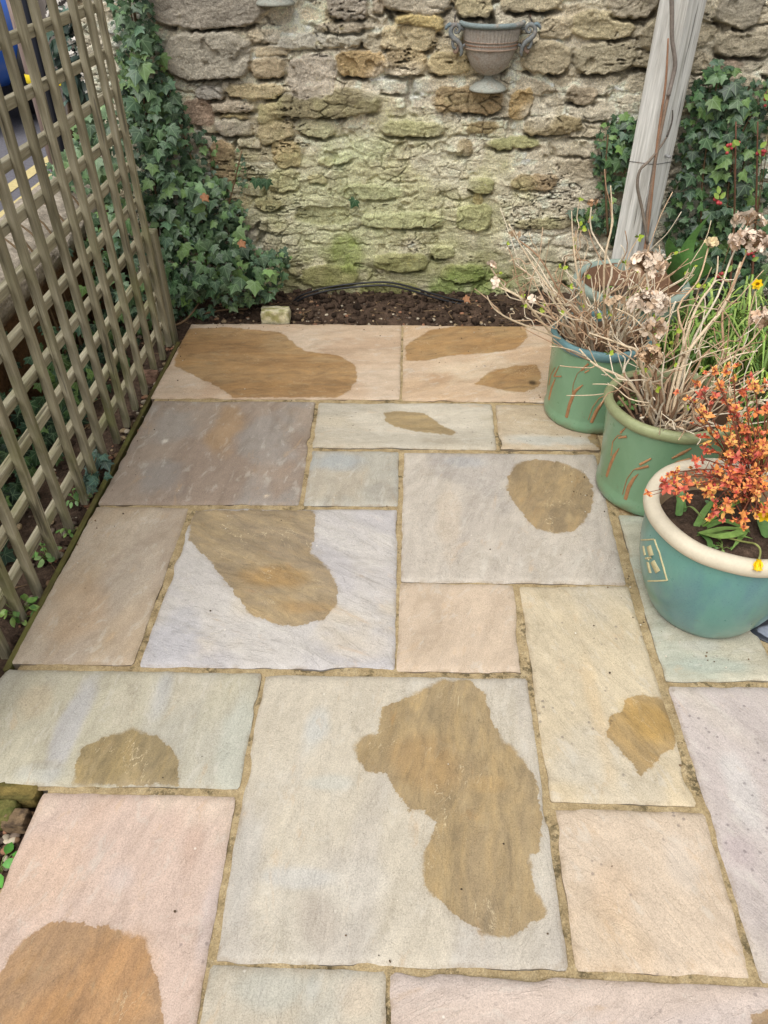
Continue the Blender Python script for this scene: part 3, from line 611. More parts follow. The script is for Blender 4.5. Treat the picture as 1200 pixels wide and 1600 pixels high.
# ================================================================== rubble stone wall
WYF = 2.70
ST = [  # x0,y0,x1,y1 (photo px), colour rgb, relief m, tilt px (right end up +), mortar-smeared 0..1
 (232, -70, 412, 44, (146, 136, 120), .030, 0), (262, 46, 391, 125, (152, 143, 124), .040, 0), (384, 44, 438, 66, (178, 162, 130), .012, 0), (398, 66, 455, 88, (172, 154, 118), .012, 4),
 (392, 88, 448, 124, (164, 144, 108), .02, 0), (306, 131, 349, 157, (160, 152, 138), .03, 0), (353, 129, 448, 155, (180, 160, 112), .022, 2), (328, 157, 398, 178, (172, 156, 130), .022, 0), (340, 178, 392, 186, (170, 148, 96), .012, 0),
 (334, 186, 395, 213, (158, 146, 126), .022, 0), (403, 158, 446, 197, (166, 150, 100), .022, 0), (430, 140, 594, 186, (134, 122, 82), .032, 10), (406, 189, 461, 222, (166, 148, 104), .02, 6), (464, 188, 520, 214, (176, 168, 130), .014, -4),
 (452, 86, 524, 155, (182, 168, 146), .012, 6), (524, 78, 602, 122, (170, 140, 84), .016, 2), (430, 48, 576, 77, (178, 170, 146), .010, 2), (512, -40, 576, 34, (148, 136, 118), .02, 0), (498, 36, 584, 53, (166, 152, 126), .012, 2), (584, -20, 604, 24, (166, 150, 124), .01, 0),
 (286, 154, 332, 198, (150, 124, 100), .01, 0), (333, 219, 366, 288, (150, 124, 84), .01, 0), (368, 213, 408, 231, (178, 166, 138), .012, 0), (424, 219, 470, 261, (178, 150, 98), .012, 0), (478, 271, 508, 288, (168, 128, 76), .006, 0), (498, 240, 552, 258, (170, 160, 104), .012, 4),
 (600, -36, 712, 23, (164, 152, 128), .03, 0), (616, 20, 695, 52, (186, 162, 92), .034, 2), (596, 37, 682, 83, (182, 164, 122), .022, 4), (598, 80, 669, 119, (170, 148, 106), .02, 2), (668, 80, 734, 119, (176, 156, 108), .024, 0), (712, -20, 770, 29, (172, 156, 112), .016, 0),
 (808, 62, 898, 116, (166, 150, 114), .03, -6), (896, 60, 996, 114, (160, 148, 116), .03, 4), (886, 12, 994, 60, (170, 154, 108), .026, 0), (842, 23, 898, 62, (168, 152, 118), .02, 0), (776, -30, 884, 20, (176, 160, 122), .02, 0), (676, 133, 790, 178, (158, 132, 86), .014, -2),
 (792, 139, 835, 188, (168, 138, 78), .014, 8), (732, 188, 778, 208, (150, 128, 80), .01, 2), (816, 180, 912, 211, (140, 122, 78), .022, 6), (758, 213, 848, 234, (150, 148, 88), .014, 2), (712, 218, 742, 244, (150, 130, 86), .01, 6), (884, 132, 936, 162, (158, 140, 110), .018, 0), (946, -30, 1040, 26, (156, 144, 124), .024, 0),
 (596, 186, 698, 213, (162, 156, 112), .014, -2), (730, 276, 774, 302, (134, 128, 66), .034, -6), (737, 300, 758, 319, (180, 144, 72), .012, 0), (711, 318, 774, 359, (148, 146, 84), .02, 2), (800, 338, 910, 358, (152, 142, 98), .014, 2), (798, 268, 876, 298, (152, 126, 84), .012, 0),
 (670, 385, 712, 405, (158, 154, 108), .016, 0), (582, 395, 670, 424, (140, 134, 78), .018, 0), (564, 331, 696, 358, (164, 164, 112), .016, -2), (528, 288, 634, 311, (118, 120, 78), .010, 2), (398, 305, 442, 327, (168, 150, 104), .016, 2), (420, 262, 466, 300, (172, 160, 116), .010, 0),
 (462, 322, 552, 352, (120, 108, 62), -.014, 0), (560, 440, 660, 470, (128, 120, 66), .012, 0), (690, 412, 760, 440, (128, 132, 66), .016, 0), (470, 412, 560, 446, (138, 128, 76), .012, 0),
 (1110, -20, 1200, 42, (150, 140, 120), .03, 0), (1112, 44, 1216, 92, (150, 138, 112), .024, 0), (1116, 94, 1160, 118, (156, 130, 106), .012, 0), (996, 28, 1050, 80, (158, 146, 116), .024, 0), (980, 84, 1046, 112, (154, 142, 112), .02, 0), (930, 196, 1010, 240, (162, 146, 112), .014, 0), (1186, 150, 1230, 240, (176, 160, 112), .02, 0)]
def vor2(x, y, s):
    """cell hash pair, F2-F1 and offset from the cell seed"""
    ix, iy = np.floor(x), np.floor(y); F1 = np.full(x.shape, 9.); F2 = np.full(x.shape, 9.); cx_ = np.zeros(x.shape); cy_ = np.zeros(x.shape); dx_ = np.zeros(x.shape); dy_ = np.zeros(x.shape)
    for a in (-1, 0, 1):
        for b in (-1, 0, 1):
            sx_ = ix+a+.1+.8*_hash(ix+a, iy+b, s); sy_ = iy+b+.1+.8*_hash(ix+a, iy+b, s+7); d = np.hypot(x-sx_, y-sy_); l = d < F1
            F2 = np.where(l, F1, np.minimum(F2, d)); cx_ = np.where(l, ix+a, cx_); cy_ = np.where(l, iy+b, cy_); dx_ = np.where(l, x-sx_, dx_); dy_ = np.where(l, y-sy_, dy_); F1 = np.where(l, d, F1)
    return _hash(cx_, cy_, s+11), _hash(cx_, cy_, s+23), _hash(cx_, cy_, s+31), F2-F1, dx_, dy_
def facets(x, z, cx, cz, s, off, tlt):
    h1, h2, h3, g, dx_, dy_ = vor2(x/cx, z/cz, s); return off*(h1-.5)+tlt*((h2-.5)*dx_+(h3-.5)*dy_), g
mb = MB(); x0, x1, z0, z1 = -.90, 3.0, -.10, 1.75
NX, NZ = 1080, 540
xs = np.linspace(x0, x1, NX); zs = np.linspace(z0, z1, NZ); X, Z = np.meshgrid(xs, zs)
wx = X+.016*(fbm(X*9, Z*9, 4, 1)-.5)*2+.008*(fbm(X*50, Z*50, 3, 2)-.5)*2; wz = Z+.012*(fbm(X*8+40, Z*8, 4, 3)-.5)*2+.007*(fbm(X*50, Z*50, 3, 12)-.5)*2
mort = lin(192, 182, 156)
# filler courses
seeds = []
z = z0-.05; row = 0
while z < z1+.1:
    hrow = rng.uniform(.055, .10); xx = x0-.1+rng.uniform(0, .1)
    while xx < x1+.2: lw = rng.uniform(.10, .26); seeds.append((xx+lw/2, z+hrow/2+rng.normal(0, .012))); xx += lw
    z += hrow
seeds = np.array(seeds); sid = np.zeros(X.size, int); f1 = np.full(X.size, 9e9); f2 = np.full(X.size, 9e9)
A_, B_ = wx.ravel()/2.6, wz.ravel()
for i, (a, b) in enumerate(seeds):
    m = (np.abs(A_-a/2.6) < .2) & (np.abs(B_-b) < .2); idx = np.nonzero(m)[0]
    d = np.hypot(A_[idx]-a/2.6, B_[idx]-b); less = d < f1[idx]
    f2[idx] = np.where(less, f1[idx], np.minimum(f2[idx], d)); sid[idx[less]] = i; f1[idx] = np.where(less, d, f1[idx])
gap = (f2-f1).reshape(X.shape); sid = sid.reshape(X.shape)
pal = np.array([lin(*c) for c in ((166, 150, 118), (150, 136, 106), (176, 156, 112), (158, 146, 124), (142, 124, 92), (172, 160, 134))])
scol = pal[rng.integers(0, len(pal), len(seeds))]*rng.uniform(.8, 1.15, (len(seeds), 1)); srel = rng.uniform(.001, .010, len(seeds))
ins = sst(.004, .020, gap)
smear = sst(.40, .62, fbm(X*3.2, Z*3.2, 4, 66))          # where pointing mortar has been smeared flush
mid = sst(-.3, .0, X)*sst(1.05, .75, X)*sst(.85, .55, Z); smear = np.clip(.25+smear*.6+mid*.9, 0, 1)
H = ins*srel[sid]*(1-.75*smear)
col = mort+(scol[sid]-mort)*(ins*(1-.72*smear))[..., None]
crev = sst(.012, .003, gap)*sst(.48, .58, fbm(X*7+3, Z*11, 3, 71))*(1-.8*smear); H -= .05*crev; col = col*(1-.6*crev)[..., None]
ever = np.zeros(X.shape)
for k, (a, b, c, d, rgb, rel, tl) in enumerate(ST):
    p0 = WY(a, d, WYF); p1 = WY(c, b, WYF); xc = (p0[0]+p1[0])/2; zc = (p0[2]+p1[2])/2; hw = (p1[0]-p0[0])/2; hh = (p1[2]-p0[2])/2
    t = tl/max(c-a, 1); dx = wx-xc; dz = wz-zc-dx*t
    pw = 3.2 if hh > .03 else 2.6
    e = (np.abs(dx/hw)**pw+np.abs(dz/hh)**pw)**(1/pw); sdm = (1-e)*hh
    m = sst(-.001, .0035, sdm); face = .62+.38*sst(0, .008, sdm)
    # undercut gap round the stone, deepest below it
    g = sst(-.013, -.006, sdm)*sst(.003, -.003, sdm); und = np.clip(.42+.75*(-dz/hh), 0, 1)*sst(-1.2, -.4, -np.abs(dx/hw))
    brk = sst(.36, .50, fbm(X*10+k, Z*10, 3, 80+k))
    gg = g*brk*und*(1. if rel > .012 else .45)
    out = 1-m
    H = np.where(sdm > -.02, H*out+m*(.85*rel*face+.006*(fbm(X*13+k, Z*26, 4, 200+k)-.5)), H)
    H -= .055*gg*out if rel > 0 else 0
    col = col+(lin(*rgb)*(.64+.36*fbm(X*11, Z*18, 4, 300+k))[..., None]-col)*(m*.93)[..., None]
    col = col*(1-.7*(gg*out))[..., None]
# ledges, cracks and roughness shared by stone and mortar
H += .010*(fbm(X*4, Z*6, 5, 5)-.5)+.007*(fbm(X*24, Z*38, 5, 15, .62)-.5)
wx2 = X+.012*(fbm(X*14, Z*14, 4, 401)-.5)*2; wz2 = Z+.010*(fbm(X*14+9, Z*14, 4, 402)-.5)*2
fa, ga = facets(wx2, wz2, .075, .038, 411, .007, .012); fb, gb = facets(wx2, wz2, .026, .015, 421, .0035, .006); fc, gc = facets(wx2, wz2, .012, .008, 431, .0022, .003)
pt = sst(.38, .60, fbm(X*4.5, Z*5.5, 4, 441))
flat = np.zeros(X.shape)
for a, b, c, d, *_r in ST[:2]+ST[14:16]+ST[60:62]:
    p0 = WY(a, d, WYF); p1 = WY(c, b, WYF); flat = np.maximum(flat, sst(1.02, .8, np.maximum(np.abs(X-(p0[0]+p1[0])/2)/((p1[0]-p0[0])/2), np.abs(Z-(p0[2]+p1[2])/2)/((p1[2]-p0[2])/2))))
pt = pt*(1-.9*flat)
H += .7*(fa*(.35+.9*pt)*(1-.6*flat)+fb*(.4+.8*pt)+fc)
chip = sst(.09, .02, ga)*pt*sst(.42, .56, fbm(X*8, Z*8, 3, 451)); H -= .010*chip; col = col*(1-.35*chip)[..., None]
col = col*(.90+.2*(fa/.007+.5))[..., None]*(.93+.14*(fb/.0035+.5))[..., None]
lay = fbm(X*3.1+.5*Z, Z*15, 5, 25)*8; fr = lay-np.floor(lay)
brk = sst(.60, .68, fbm(X*6.5, Z*7.5, 3, 35))*(1-flat)
crk = sst(.05, .02, np.abs(fr-.5))*brk; H -= .022*crk; H += .004*brk*(fr-.5)
vor_ = fbm(X*14, Z*14, 5, 45); H -= .012*sst(.70, .76, vor_)
# lumpy broken base
H += .03*sst(.16, .0, Z)*(fbm(X*8, Z*16, 4, 52)-.35)
col = col*(1-.65*crk)[..., None]
def paint(cx, cy, rx, ry, rgb, stg, s):
    global col
    p = WY(cx, cy, WYF); ax_ = abs(WY(cx+rx, cy, WYF)[0]-p[0]); az = abs(WY(cx, cy+ry, WYF)[2]-p[2])
    d = np.sqrt(((X-p[0])/ax_)**2+((Z-p[2])/az)**2)+(fbm(X*9, Z*9, 5, s)-.5)*1.4
    m = sst(1.25, .45, d)*stg*(.5+.8*fbm(X*26, Z*26, 4, s+3)); col = col+(lin(*rgb)-col)*np.clip(m, 0, 1)[..., None]
# algae and moss film on the damp lower middle
paint(600, 300, 230, 120, (154, 152, 92), .62, 501); paint(520, 330, 120, 90, (168, 174, 126), .5, 502); paint(700, 360, 120, 90, (150, 152, 100), .45, 503)
paint(640, 440, 260, 45, (112, 112, 52), .75, 504); paint(542, 390, 30, 26, (122, 138, 46), .9, 505); paint(735, 442, 70, 26, (108, 126, 48), .85, 506)
paint(440, 440, 60, 40, (120, 118, 62), .6, 507); paint(860, 430, 60, 40, (122, 120, 72), .5, 508); paint(700, 255, 50, 40, (184, 178, 154), .5, 509)
paint(845, 180, 40, 26, (192, 184, 162), .5, 510); paint(620, 130, 60, 30, (198, 190, 172), .6, 511); paint(480, 62, 60, 14, (178, 174, 162), .5, 512)
paint(700, 90, 70, 40, (170, 150, 96), .4, 513); paint(930, 330, 90, 60, (130, 118, 92), .5, 514); paint(880, 250, 60, 50, (150, 136, 108), .45, 515); paint(560, 230, 70, 30, (170, 178, 130), .6, 516)
paint(990, 40, 120, 80, (146, 134, 104), .5, 517); paint(1120, 60, 120, 90, (140, 128, 102), .5, 518)
gm = col.mean(-1, keepdims=True); col = np.clip(1.86*(gm+(col-gm)*.74), 0, .82)
Yw = WYF-np.maximum(H, -.06)
mb.add(np.stack([X, Yw, Z], -1).reshape(-1, 3), gridf(NX, NZ), col.reshape(-1, 3))
i = np.arange(NX*NZ).reshape(NZ, NX); ring = np.concatenate([i[0, :-1], i[:-1, -1], i[-1, :0:-1], i[:0:-1, 0]])
tp = np.stack([X, Yw, Z], -1).reshape(-1, 3)[ring]; bk = tp.copy(); bk[:, 1] = WYF+.35; n = len(ring); j = np.arange(n); jn = (j+1) % n
mb.add(np.r_[tp, bk], np.c_[j, n+j, n+jn, jn], np.tile(col.reshape(-1, 3)[ring], (2, 1)))
mb.add([(x0, WYF+.35, z0), (x1, WYF+.35, z0), (x1, WYF+.35, z1), (x0, WYF+.35, z1)], [(0, 3, 2, 1)], mort*.8)
tag(mb.build('stone_wall', M['wall'], None, (0, WYF, 0)), 'old rubble stone wall with smeared mortar and green algae closing the patio', 'wall', kind='thing')

# ================================================================== ivy
def ivy_tpl():
    h = [(.0, .10), (.15, .0), (.36, .03), (.50, .12), (.38, .26), (.55, .40), (.60, .52), (.34, .50), (.20, .66), (.0, 1.0)]
    P = h+[(-x, y) for x, y in h[-2:0:-1]]
    V = [(0, .34, 0)]+[(x, y, 0) for x, y in P]; V = np.array(V)
    V[:, 2] = -.28*np.abs(V[:, 0])**1.3-.12*(V[:, 1]-.3)**2; V[0, 2] = .02
    n = len(P); F = np.array([(0, 1+(i+1) % n, 1+i) for i in range(n)])
    return V, F[:, ::-1], V[:, :2].copy()
IVT = ivy_tpl()
def leaf(mb, tpl, p, nrm, size, col, up=(0, 0, 1.), tw=0., wide=1.):
    V, F, uv = tpl; x, y, n = basis(nrm, up, tw)
    q = V*np.array([wide, 1, 1])*size; mb.add(np.asarray(p)+q[:, :1]*x+q[:, 1:2]*y+q[:, 2:]*n, F, col, uv)
def inpoly(P, x, y): return polysd(P, np.array([x]), np.array([y]))[0]
def ivy_col(pale=0.):
    b = [lin(58, 92, 58), lin(46, 76, 52), lin(72, 106, 62), lin(54, 84, 68), lin(96, 126, 68), lin(40, 66, 50)][rng.integers(0, 6)]
    return b*np.array([.92, .90, .78])*rng.uniform(.5, 1.15)*(1-pale)+lin(128, 152, 112)*pale
def ivy_patch(mb, poly, n, depth, size, pale=0., thick=.06, nrm=(0, -1, .45)):
    P = np.array(poly, float); lo, hi = P.min(0), P.max(0); k = 0; t = 0; pts = []
    while k < n and t < n*40:
        t += 1; x, y = rng.uniform(lo[0], hi[0]), rng.uniform(lo[1], hi[1]); s_d = inpoly(poly, x, y)
        if s_d < 0: continue
        k += 1; base = depth(x, y) if callable(depth) else depth
        edge = min(1., s_d/28.)
        u_ = rng.random(); p = WY(x, y, base-thick*edge*(.1+.9*u_))
        sz = (size[0]+(size[1]-size[0])*rng.random()**1.6)*(.62+.5*u_)*(.72+.28*edge)
        d = np.array(nrm)+rng.normal(0, .42, 3); d[1] = min(d[1], -.25)
        # leaf hangs tip down, so the template's y axis points down
        leaf(mb, IVT, p+np.array([0, 0, sz*.4]), d, sz, ivy_col(pale*rng.random()+.10*u_)*(1.35 if rng.random() < .12 else 1.), (0, 0, -1.), rng.normal(0, .55), rng.uniform(.85, 1.1)); pts.append(p)
    return pts
def ivy(name_label, loc, patches, stems, cat='ivy'):
    t = thing('ivy_plant', name_label, cat, loc); mb = MB()
    for p in patches: ivy_patch(mb, **p)
    mb.build('foliage', M['ivy'], t)
    ms = MB()
    for st in stems: tube(ms, st, np.linspace(.005, .0025, len(st)), 6, lin(104, 84, 62), smoothn=4)
    ms.build('stem', M['stem'], t); return t
left_poly = [(168, -60), (236, -60), (244, 40), (262, 110), (286, 160), (300, 190), (296, 250), (318, 274), (356, 286), (366, 312), (386, 330), (388, 372), (404, 392), (440, 386), (454, 400), (446, 440), (432, 466), (392, 478), (358, 486), (340, 474), (316, 494), (292, 496), (276, 520), (256, 520), (246, 440), (232, 360), (216, 290), (202, 220), (190, 150), (178, 70)]
dl = lambda x, y: 2.69-.16*sst(330, 480, np.float64(y))
def wp(*l, Y=2.64): return [WY(x, y, Y) for x, y in l]
ivy('thick dark green ivy climbing the left end of the stone wall', (-.62, 2.6, 0),
    [dict(poly=left_poly, n=700, depth=dl, size=(.028, .052), thick=.05), dict(poly=left_poly, n=1050, depth=lambda x, y: dl(x, y)-.045, size=(.024, .068), thick=.09, pale=.14),
     dict(poly=[(372, 235), (386, 235), (384, 300), (372, 330), (362, 330), (368, 290)], n=26, depth=2.67, size=(.02, .036), thick=.01, pale=.2),
     dict(poly=[(300, 205), (346, 205), (340, 270), (300, 270)], n=26, depth=2.67, size=(.03, .05), thick=.02),
     dict(poly=[(256, 430), (330, 430), (330, 500), (256, 516)], n=60, depth=2.50, size=(.03, .06), thick=.06)],
    [wp((210, 20), (226, 120), (240, 220), (262, 330), (300, 470)), wp((250, 470), (246, 330), (228, 180), (205, 20)), wp((290, 480), (345, 360), (378, 235)), wp((330, 480), (330, 400), (300, 250), (250, 120)),
     [G(318, 490, .01), G(352, 484, .015), G(392, 482, .012), G(398, 474, .02)], [G(262, 512, .02), G(290, 500, .03), WY(312, 470, 2.5), WY(318, 440, 2.52)]])
rp1 = [(928, 202), (950, 196), (962, 178), (986, 184), (1010, 200), (1014, 240), (1000, 300), (986, 372), (958, 384), (930, 362), (896, 352), (892, 334), (936, 320), (940, 290), (926, 262)]
rp2 = [(1064, 190), (1086, 130), (1112, 96), (1140, 100), (1156, 118), (1178, 130), (1200, 120), (1240, 130), (1240, 200), (1196, 196), (1190, 260), (1206, 300), (1200, 420), (1150, 470), (1080, 440), (1040, 430), (1040, 350), (1058, 270)]
ivy('dark ivy on the stone wall at both sides of the grey post', (1.3, 2.66, 0),
    [dict(poly=rp1, n=330, depth=2.685, size=(.028, .055), thick=.05), dict(poly=rp2, n=520, depth=2.69, size=(.03, .052), thick=.05), dict(poly=rp2, n=420, depth=2.66, size=(.032, .062), thick=.07),
     dict(poly=[(1040, 400), (1300, 380), (1300, 520), (1060, 500)], n=190, depth=2.66, size=(.03, .055), thick=.08)],
    [wp((950, 370), (946, 280), (950, 210)), wp((1100, 440), (1096, 300), (1120, 130)), wp((1180, 440), (1160, 300), (1176, 160)), wp((1130, 440), (1144, 250), (1200, 140))])
for pl, lb in (([(396, 276), (424, 276), (422, 294), (400, 296)], 'pair of small dark ivy leaves rooted high in the wall beside the main ivy'), ([(550, 312), (562, 312), (560, 324), (552, 324)], 'single dark ivy leaf hanging alone on the bare middle of the wall')):
    mb = MB(); c0 = WY(np.mean([p[0] for p in pl]), np.mean([p[1] for p in pl]), 2.665)
    nn = 3 if pl[0][0] < 500 else 1
    for k in range(nn): leaf(mb, IVT, c0+np.array([(k-.5*(nn-1))*.022, -.01-.004*k, .022]), (rng.normal(0, .2), -1, .25), .046, lin(44, 74, 44)*rng.uniform(.8, 1.1), (0, 0, -1), rng.normal(0, .4))
    tube(mb, [c0+np.array([0, .03, .03]), c0+np.array([0, -.004, .02])], .0014, 5, lin(90, 84, 56))
    tag(mb.build('ivy_sprig', M['ivy'], None, tuple(c0)), lb, 'ivy')

# ================================================================== trellis
T = thing('trellis_panel', 'weathered grey green square trellis along the left side of the patio', 'trellis', (-.64, 1.4, 0))
TY = [2.245, 2.148, 2.026, 1.890, 1.770, 1.668, 1.560, 1.440, 1.340, 1.243, 1.114, 1.001, .872, .772, .668, .552, .44, .33]
TZ = [1.70, 1.585, 1.47, 1.355, 1.24, 1.126, 1.008, .893, .776, .66, .546, .428, .312, .195, .078]
for y in TY:
    mb = MB(); t_ = rng.normal(0, .003); e_ = rng.normal(0, .003)
    c_ = np.ones(3)*rng.uniform(.82, 1.1)
    V0 = MB(); box(V0, (-.651, y-.0108, -.03+rng.uniform(-.01, .01)), (-.630, y+.0108, 1.76), c_, .002)
    v = V0.v[0].copy(); v[:, 1] += t_*v[:, 2]; v[:, 0] += e_*v[:, 2]*.4
    V0.v[0] = v; fixn(V0.build('lath', M['trellis'], T, smooth=False))
for z in TZ:
    V0 = MB(); c_ = np.ones(3)*rng.uniform(.88, 1.1); box(V0, (-.672, .28, z-.026), (-.651, 2.262, z), c_, .002)
    v = V0.v[0].copy(); v[:, 2] += rng.normal(0, .003)*(v[:, 1]-1.3); V0.v[0] = v
    fixn(V0.build('rail', M['trellis_rail'], T, smooth=False))
mb = MB()
for (a, b) in ((.60, 1.42), (1.425, 2.26)):
    box(mb, (-.612, a, -.06), (-.596, b, -.004+rng.uniform(-.004, .004)), np.ones(3)*rng.uniform(.85, 1.05), .002)
o = mb.build('edging_board', M['edging'], None, (-.604, 1.42, -.06), smooth=False); fixn(o); tag(o, 'thin mossy timber edging board between the slabs and the trellis', 'edging')
mb = MB(); box(mb, (-.675, 2.28, -.05), (-.625, 2.33, .42), np.ones(3)*.8, .003)
tag(fixn(mb.build('fence_stake', M['trellis'], None, (-.65, 2.305, 0), smooth=False)), 'short square wooden stake standing in the ivy at the far end of the trellis', 'stake')

# ---- low wall, road and things beyond the trellis
mb = MB(); ys = np.linspace(-.6, 3.3, 240); prof = [(-.97, -.10), (-.962, .08), (-.958, .22), (-.955, .33), (-.945, .352), (-.925, .385), (-.93, .42), (-.97, .452), (-1.06, .47), (-1.17, .465), (-1.26, .43), (-1.28, .33), (-1.27, -.1)]
pv = []; pc = []
pr = np.array(prof); tt = np.linspace(0, len(pr)-1, 90); pX = np.interp(tt, np.arange(len(pr)), pr[:, 0]); pZ = np.interp(tt, np.arange(len(pr)), pr[:, 1])
YY, TT = np.meshgrid(ys, tt); XX = np.repeat(pX[:, None], len(ys), 1); ZZ = np.repeat(pZ[:, None], len(ys), 1)
d = .035*(fbm(YY*7, TT*.8, 5, 61)-.5)+.012*(fbm(YY*40, TT*3, 3, 62)-.5); XX = XX+d*np.where(ZZ < .34, 1, .4); ZZ = ZZ+d*np.where(ZZ > .34, .8, .1)
cp_ = sst(.33, .37, ZZ)[..., None]
cc = lin(104, 78, 54)*(.5+.9*fbm(YY*6, TT*.7, 5, 63))[..., None]*(1-cp_)+lin(156, 146, 132)*(.75+.5*fbm(YY*12, TT*1.5, 4, 64))[..., None]*cp_
mb.add(np.stack([XX, YY, ZZ], -1).reshape(-1, 3), gridf(len(ys), len(tt))[:, ::-1], cc.reshape(-1, 3))
for e in (0, len(ys)-1):
    mb.add(np.stack([XX[:, e], YY[:, e], ZZ[:, e]], -1), [tuple(range(len(tt)))], lin(104, 78, 54))
tag(fixn(mb.build('low_wall', M['concrete'], None, (-1.1, 1.4, 0))), 'low brown wall with rough grey concrete coping behind the trellis', 'wall', kind='thing')
mb = MB(); mb.add(*sheet(-14, -1.45, -8, 22, .35, lambda x, y: -.02+.0*x, lambda x, y: np.tile(lin(104, 102, 108), (len(x), 1))))
tag(mb.build('road', M['road']), kind='structure')
mb = MB()
for xx in (-1.98, -2.16): mb.add(*sheet(xx-.045, xx+.045, -8, 22, .09, lambda x, y: -.016+.0*x, lambda x, y: np.tile(lin(196, 180, 130), (len(x), 1))))
tag(mb.build('road_marking', M['paint']), kind='structure')
# poles
def pole(name, lb, cat, px0, px1, Y, mat, z1=2.6, col=(1, 1, 1.), dep=None, cyl=False):
    a = WY(px0[0], px0[1], Y); b = WY(px1[0], px1[1], Y); wd = abs(b[0]-a[0]); xc = (a[0]+b[0])/2
    t = thing(name, lb, cat, (xc, Y+wd/2, 0)); mb = MB()
    if cyl: tube(mb, [(xc, Y+wd/2, -.05), (xc+.004, Y+wd/2, 1.), (xc, Y+wd/2, z1)], wd/2, 20, col)
    else: box(mb, (xc-wd/2, Y, -.05), (xc+wd/2, Y+(dep or wd), z1), col, .006)
    o = fixn(mb.build('shaft', mat, t, smooth=cyl)); return t, xc, wd
t, xc, wd = pole('utility_pole', 'round pinkish brown timber pole with a yellow band seen through the trellis', 'pole', (3, 0), (28, 0), 4.1, M['pole'], cyl=True)
zb = WY(40, 124, 4.1)[2]; mb = MB(); lathe(mb, [(wd/2+.002, -.022), (wd/2+.004, -.02), (wd/2+.004, .02), (wd/2+.002, .022)], xc, 4.1+wd/2, zb, 24, lin(226, 200, 40)); mb.build('band', M['tape'], t)
t, xc2, wd2 = pole('timber_post', 'wide grey square timber post with yellow tape behind the trellis beside the utility pole', 'post', (44, 0), (88, 0), 4.1, M['ggpost'], z1=2.3)
mb = MB(); zb = WY(98, 128, 4.1)[2]; box(mb, (xc2-wd2/2-.003, 4.097, zb-.018), (xc2+wd2/2+.003, 4.1+wd2+.003, zb+.018), lin(226, 200, 40)); fixn(mb.build('tape', M['tape'], t, smooth=False))
mb = MB(); xa = WY(38, 0, 4.06)[0]; tube(mb, [(xa, 4.07, -.05), (xa, 4.07, 1.), (xa, 4.07, 2.55)], .020, 12, lin(30, 34, 44)); 
tag(mb.build('cable_duct', M['plastic'], None, (xa, 4.07, -.05)), 'black plastic cable duct running up between the two posts', 'pipe')
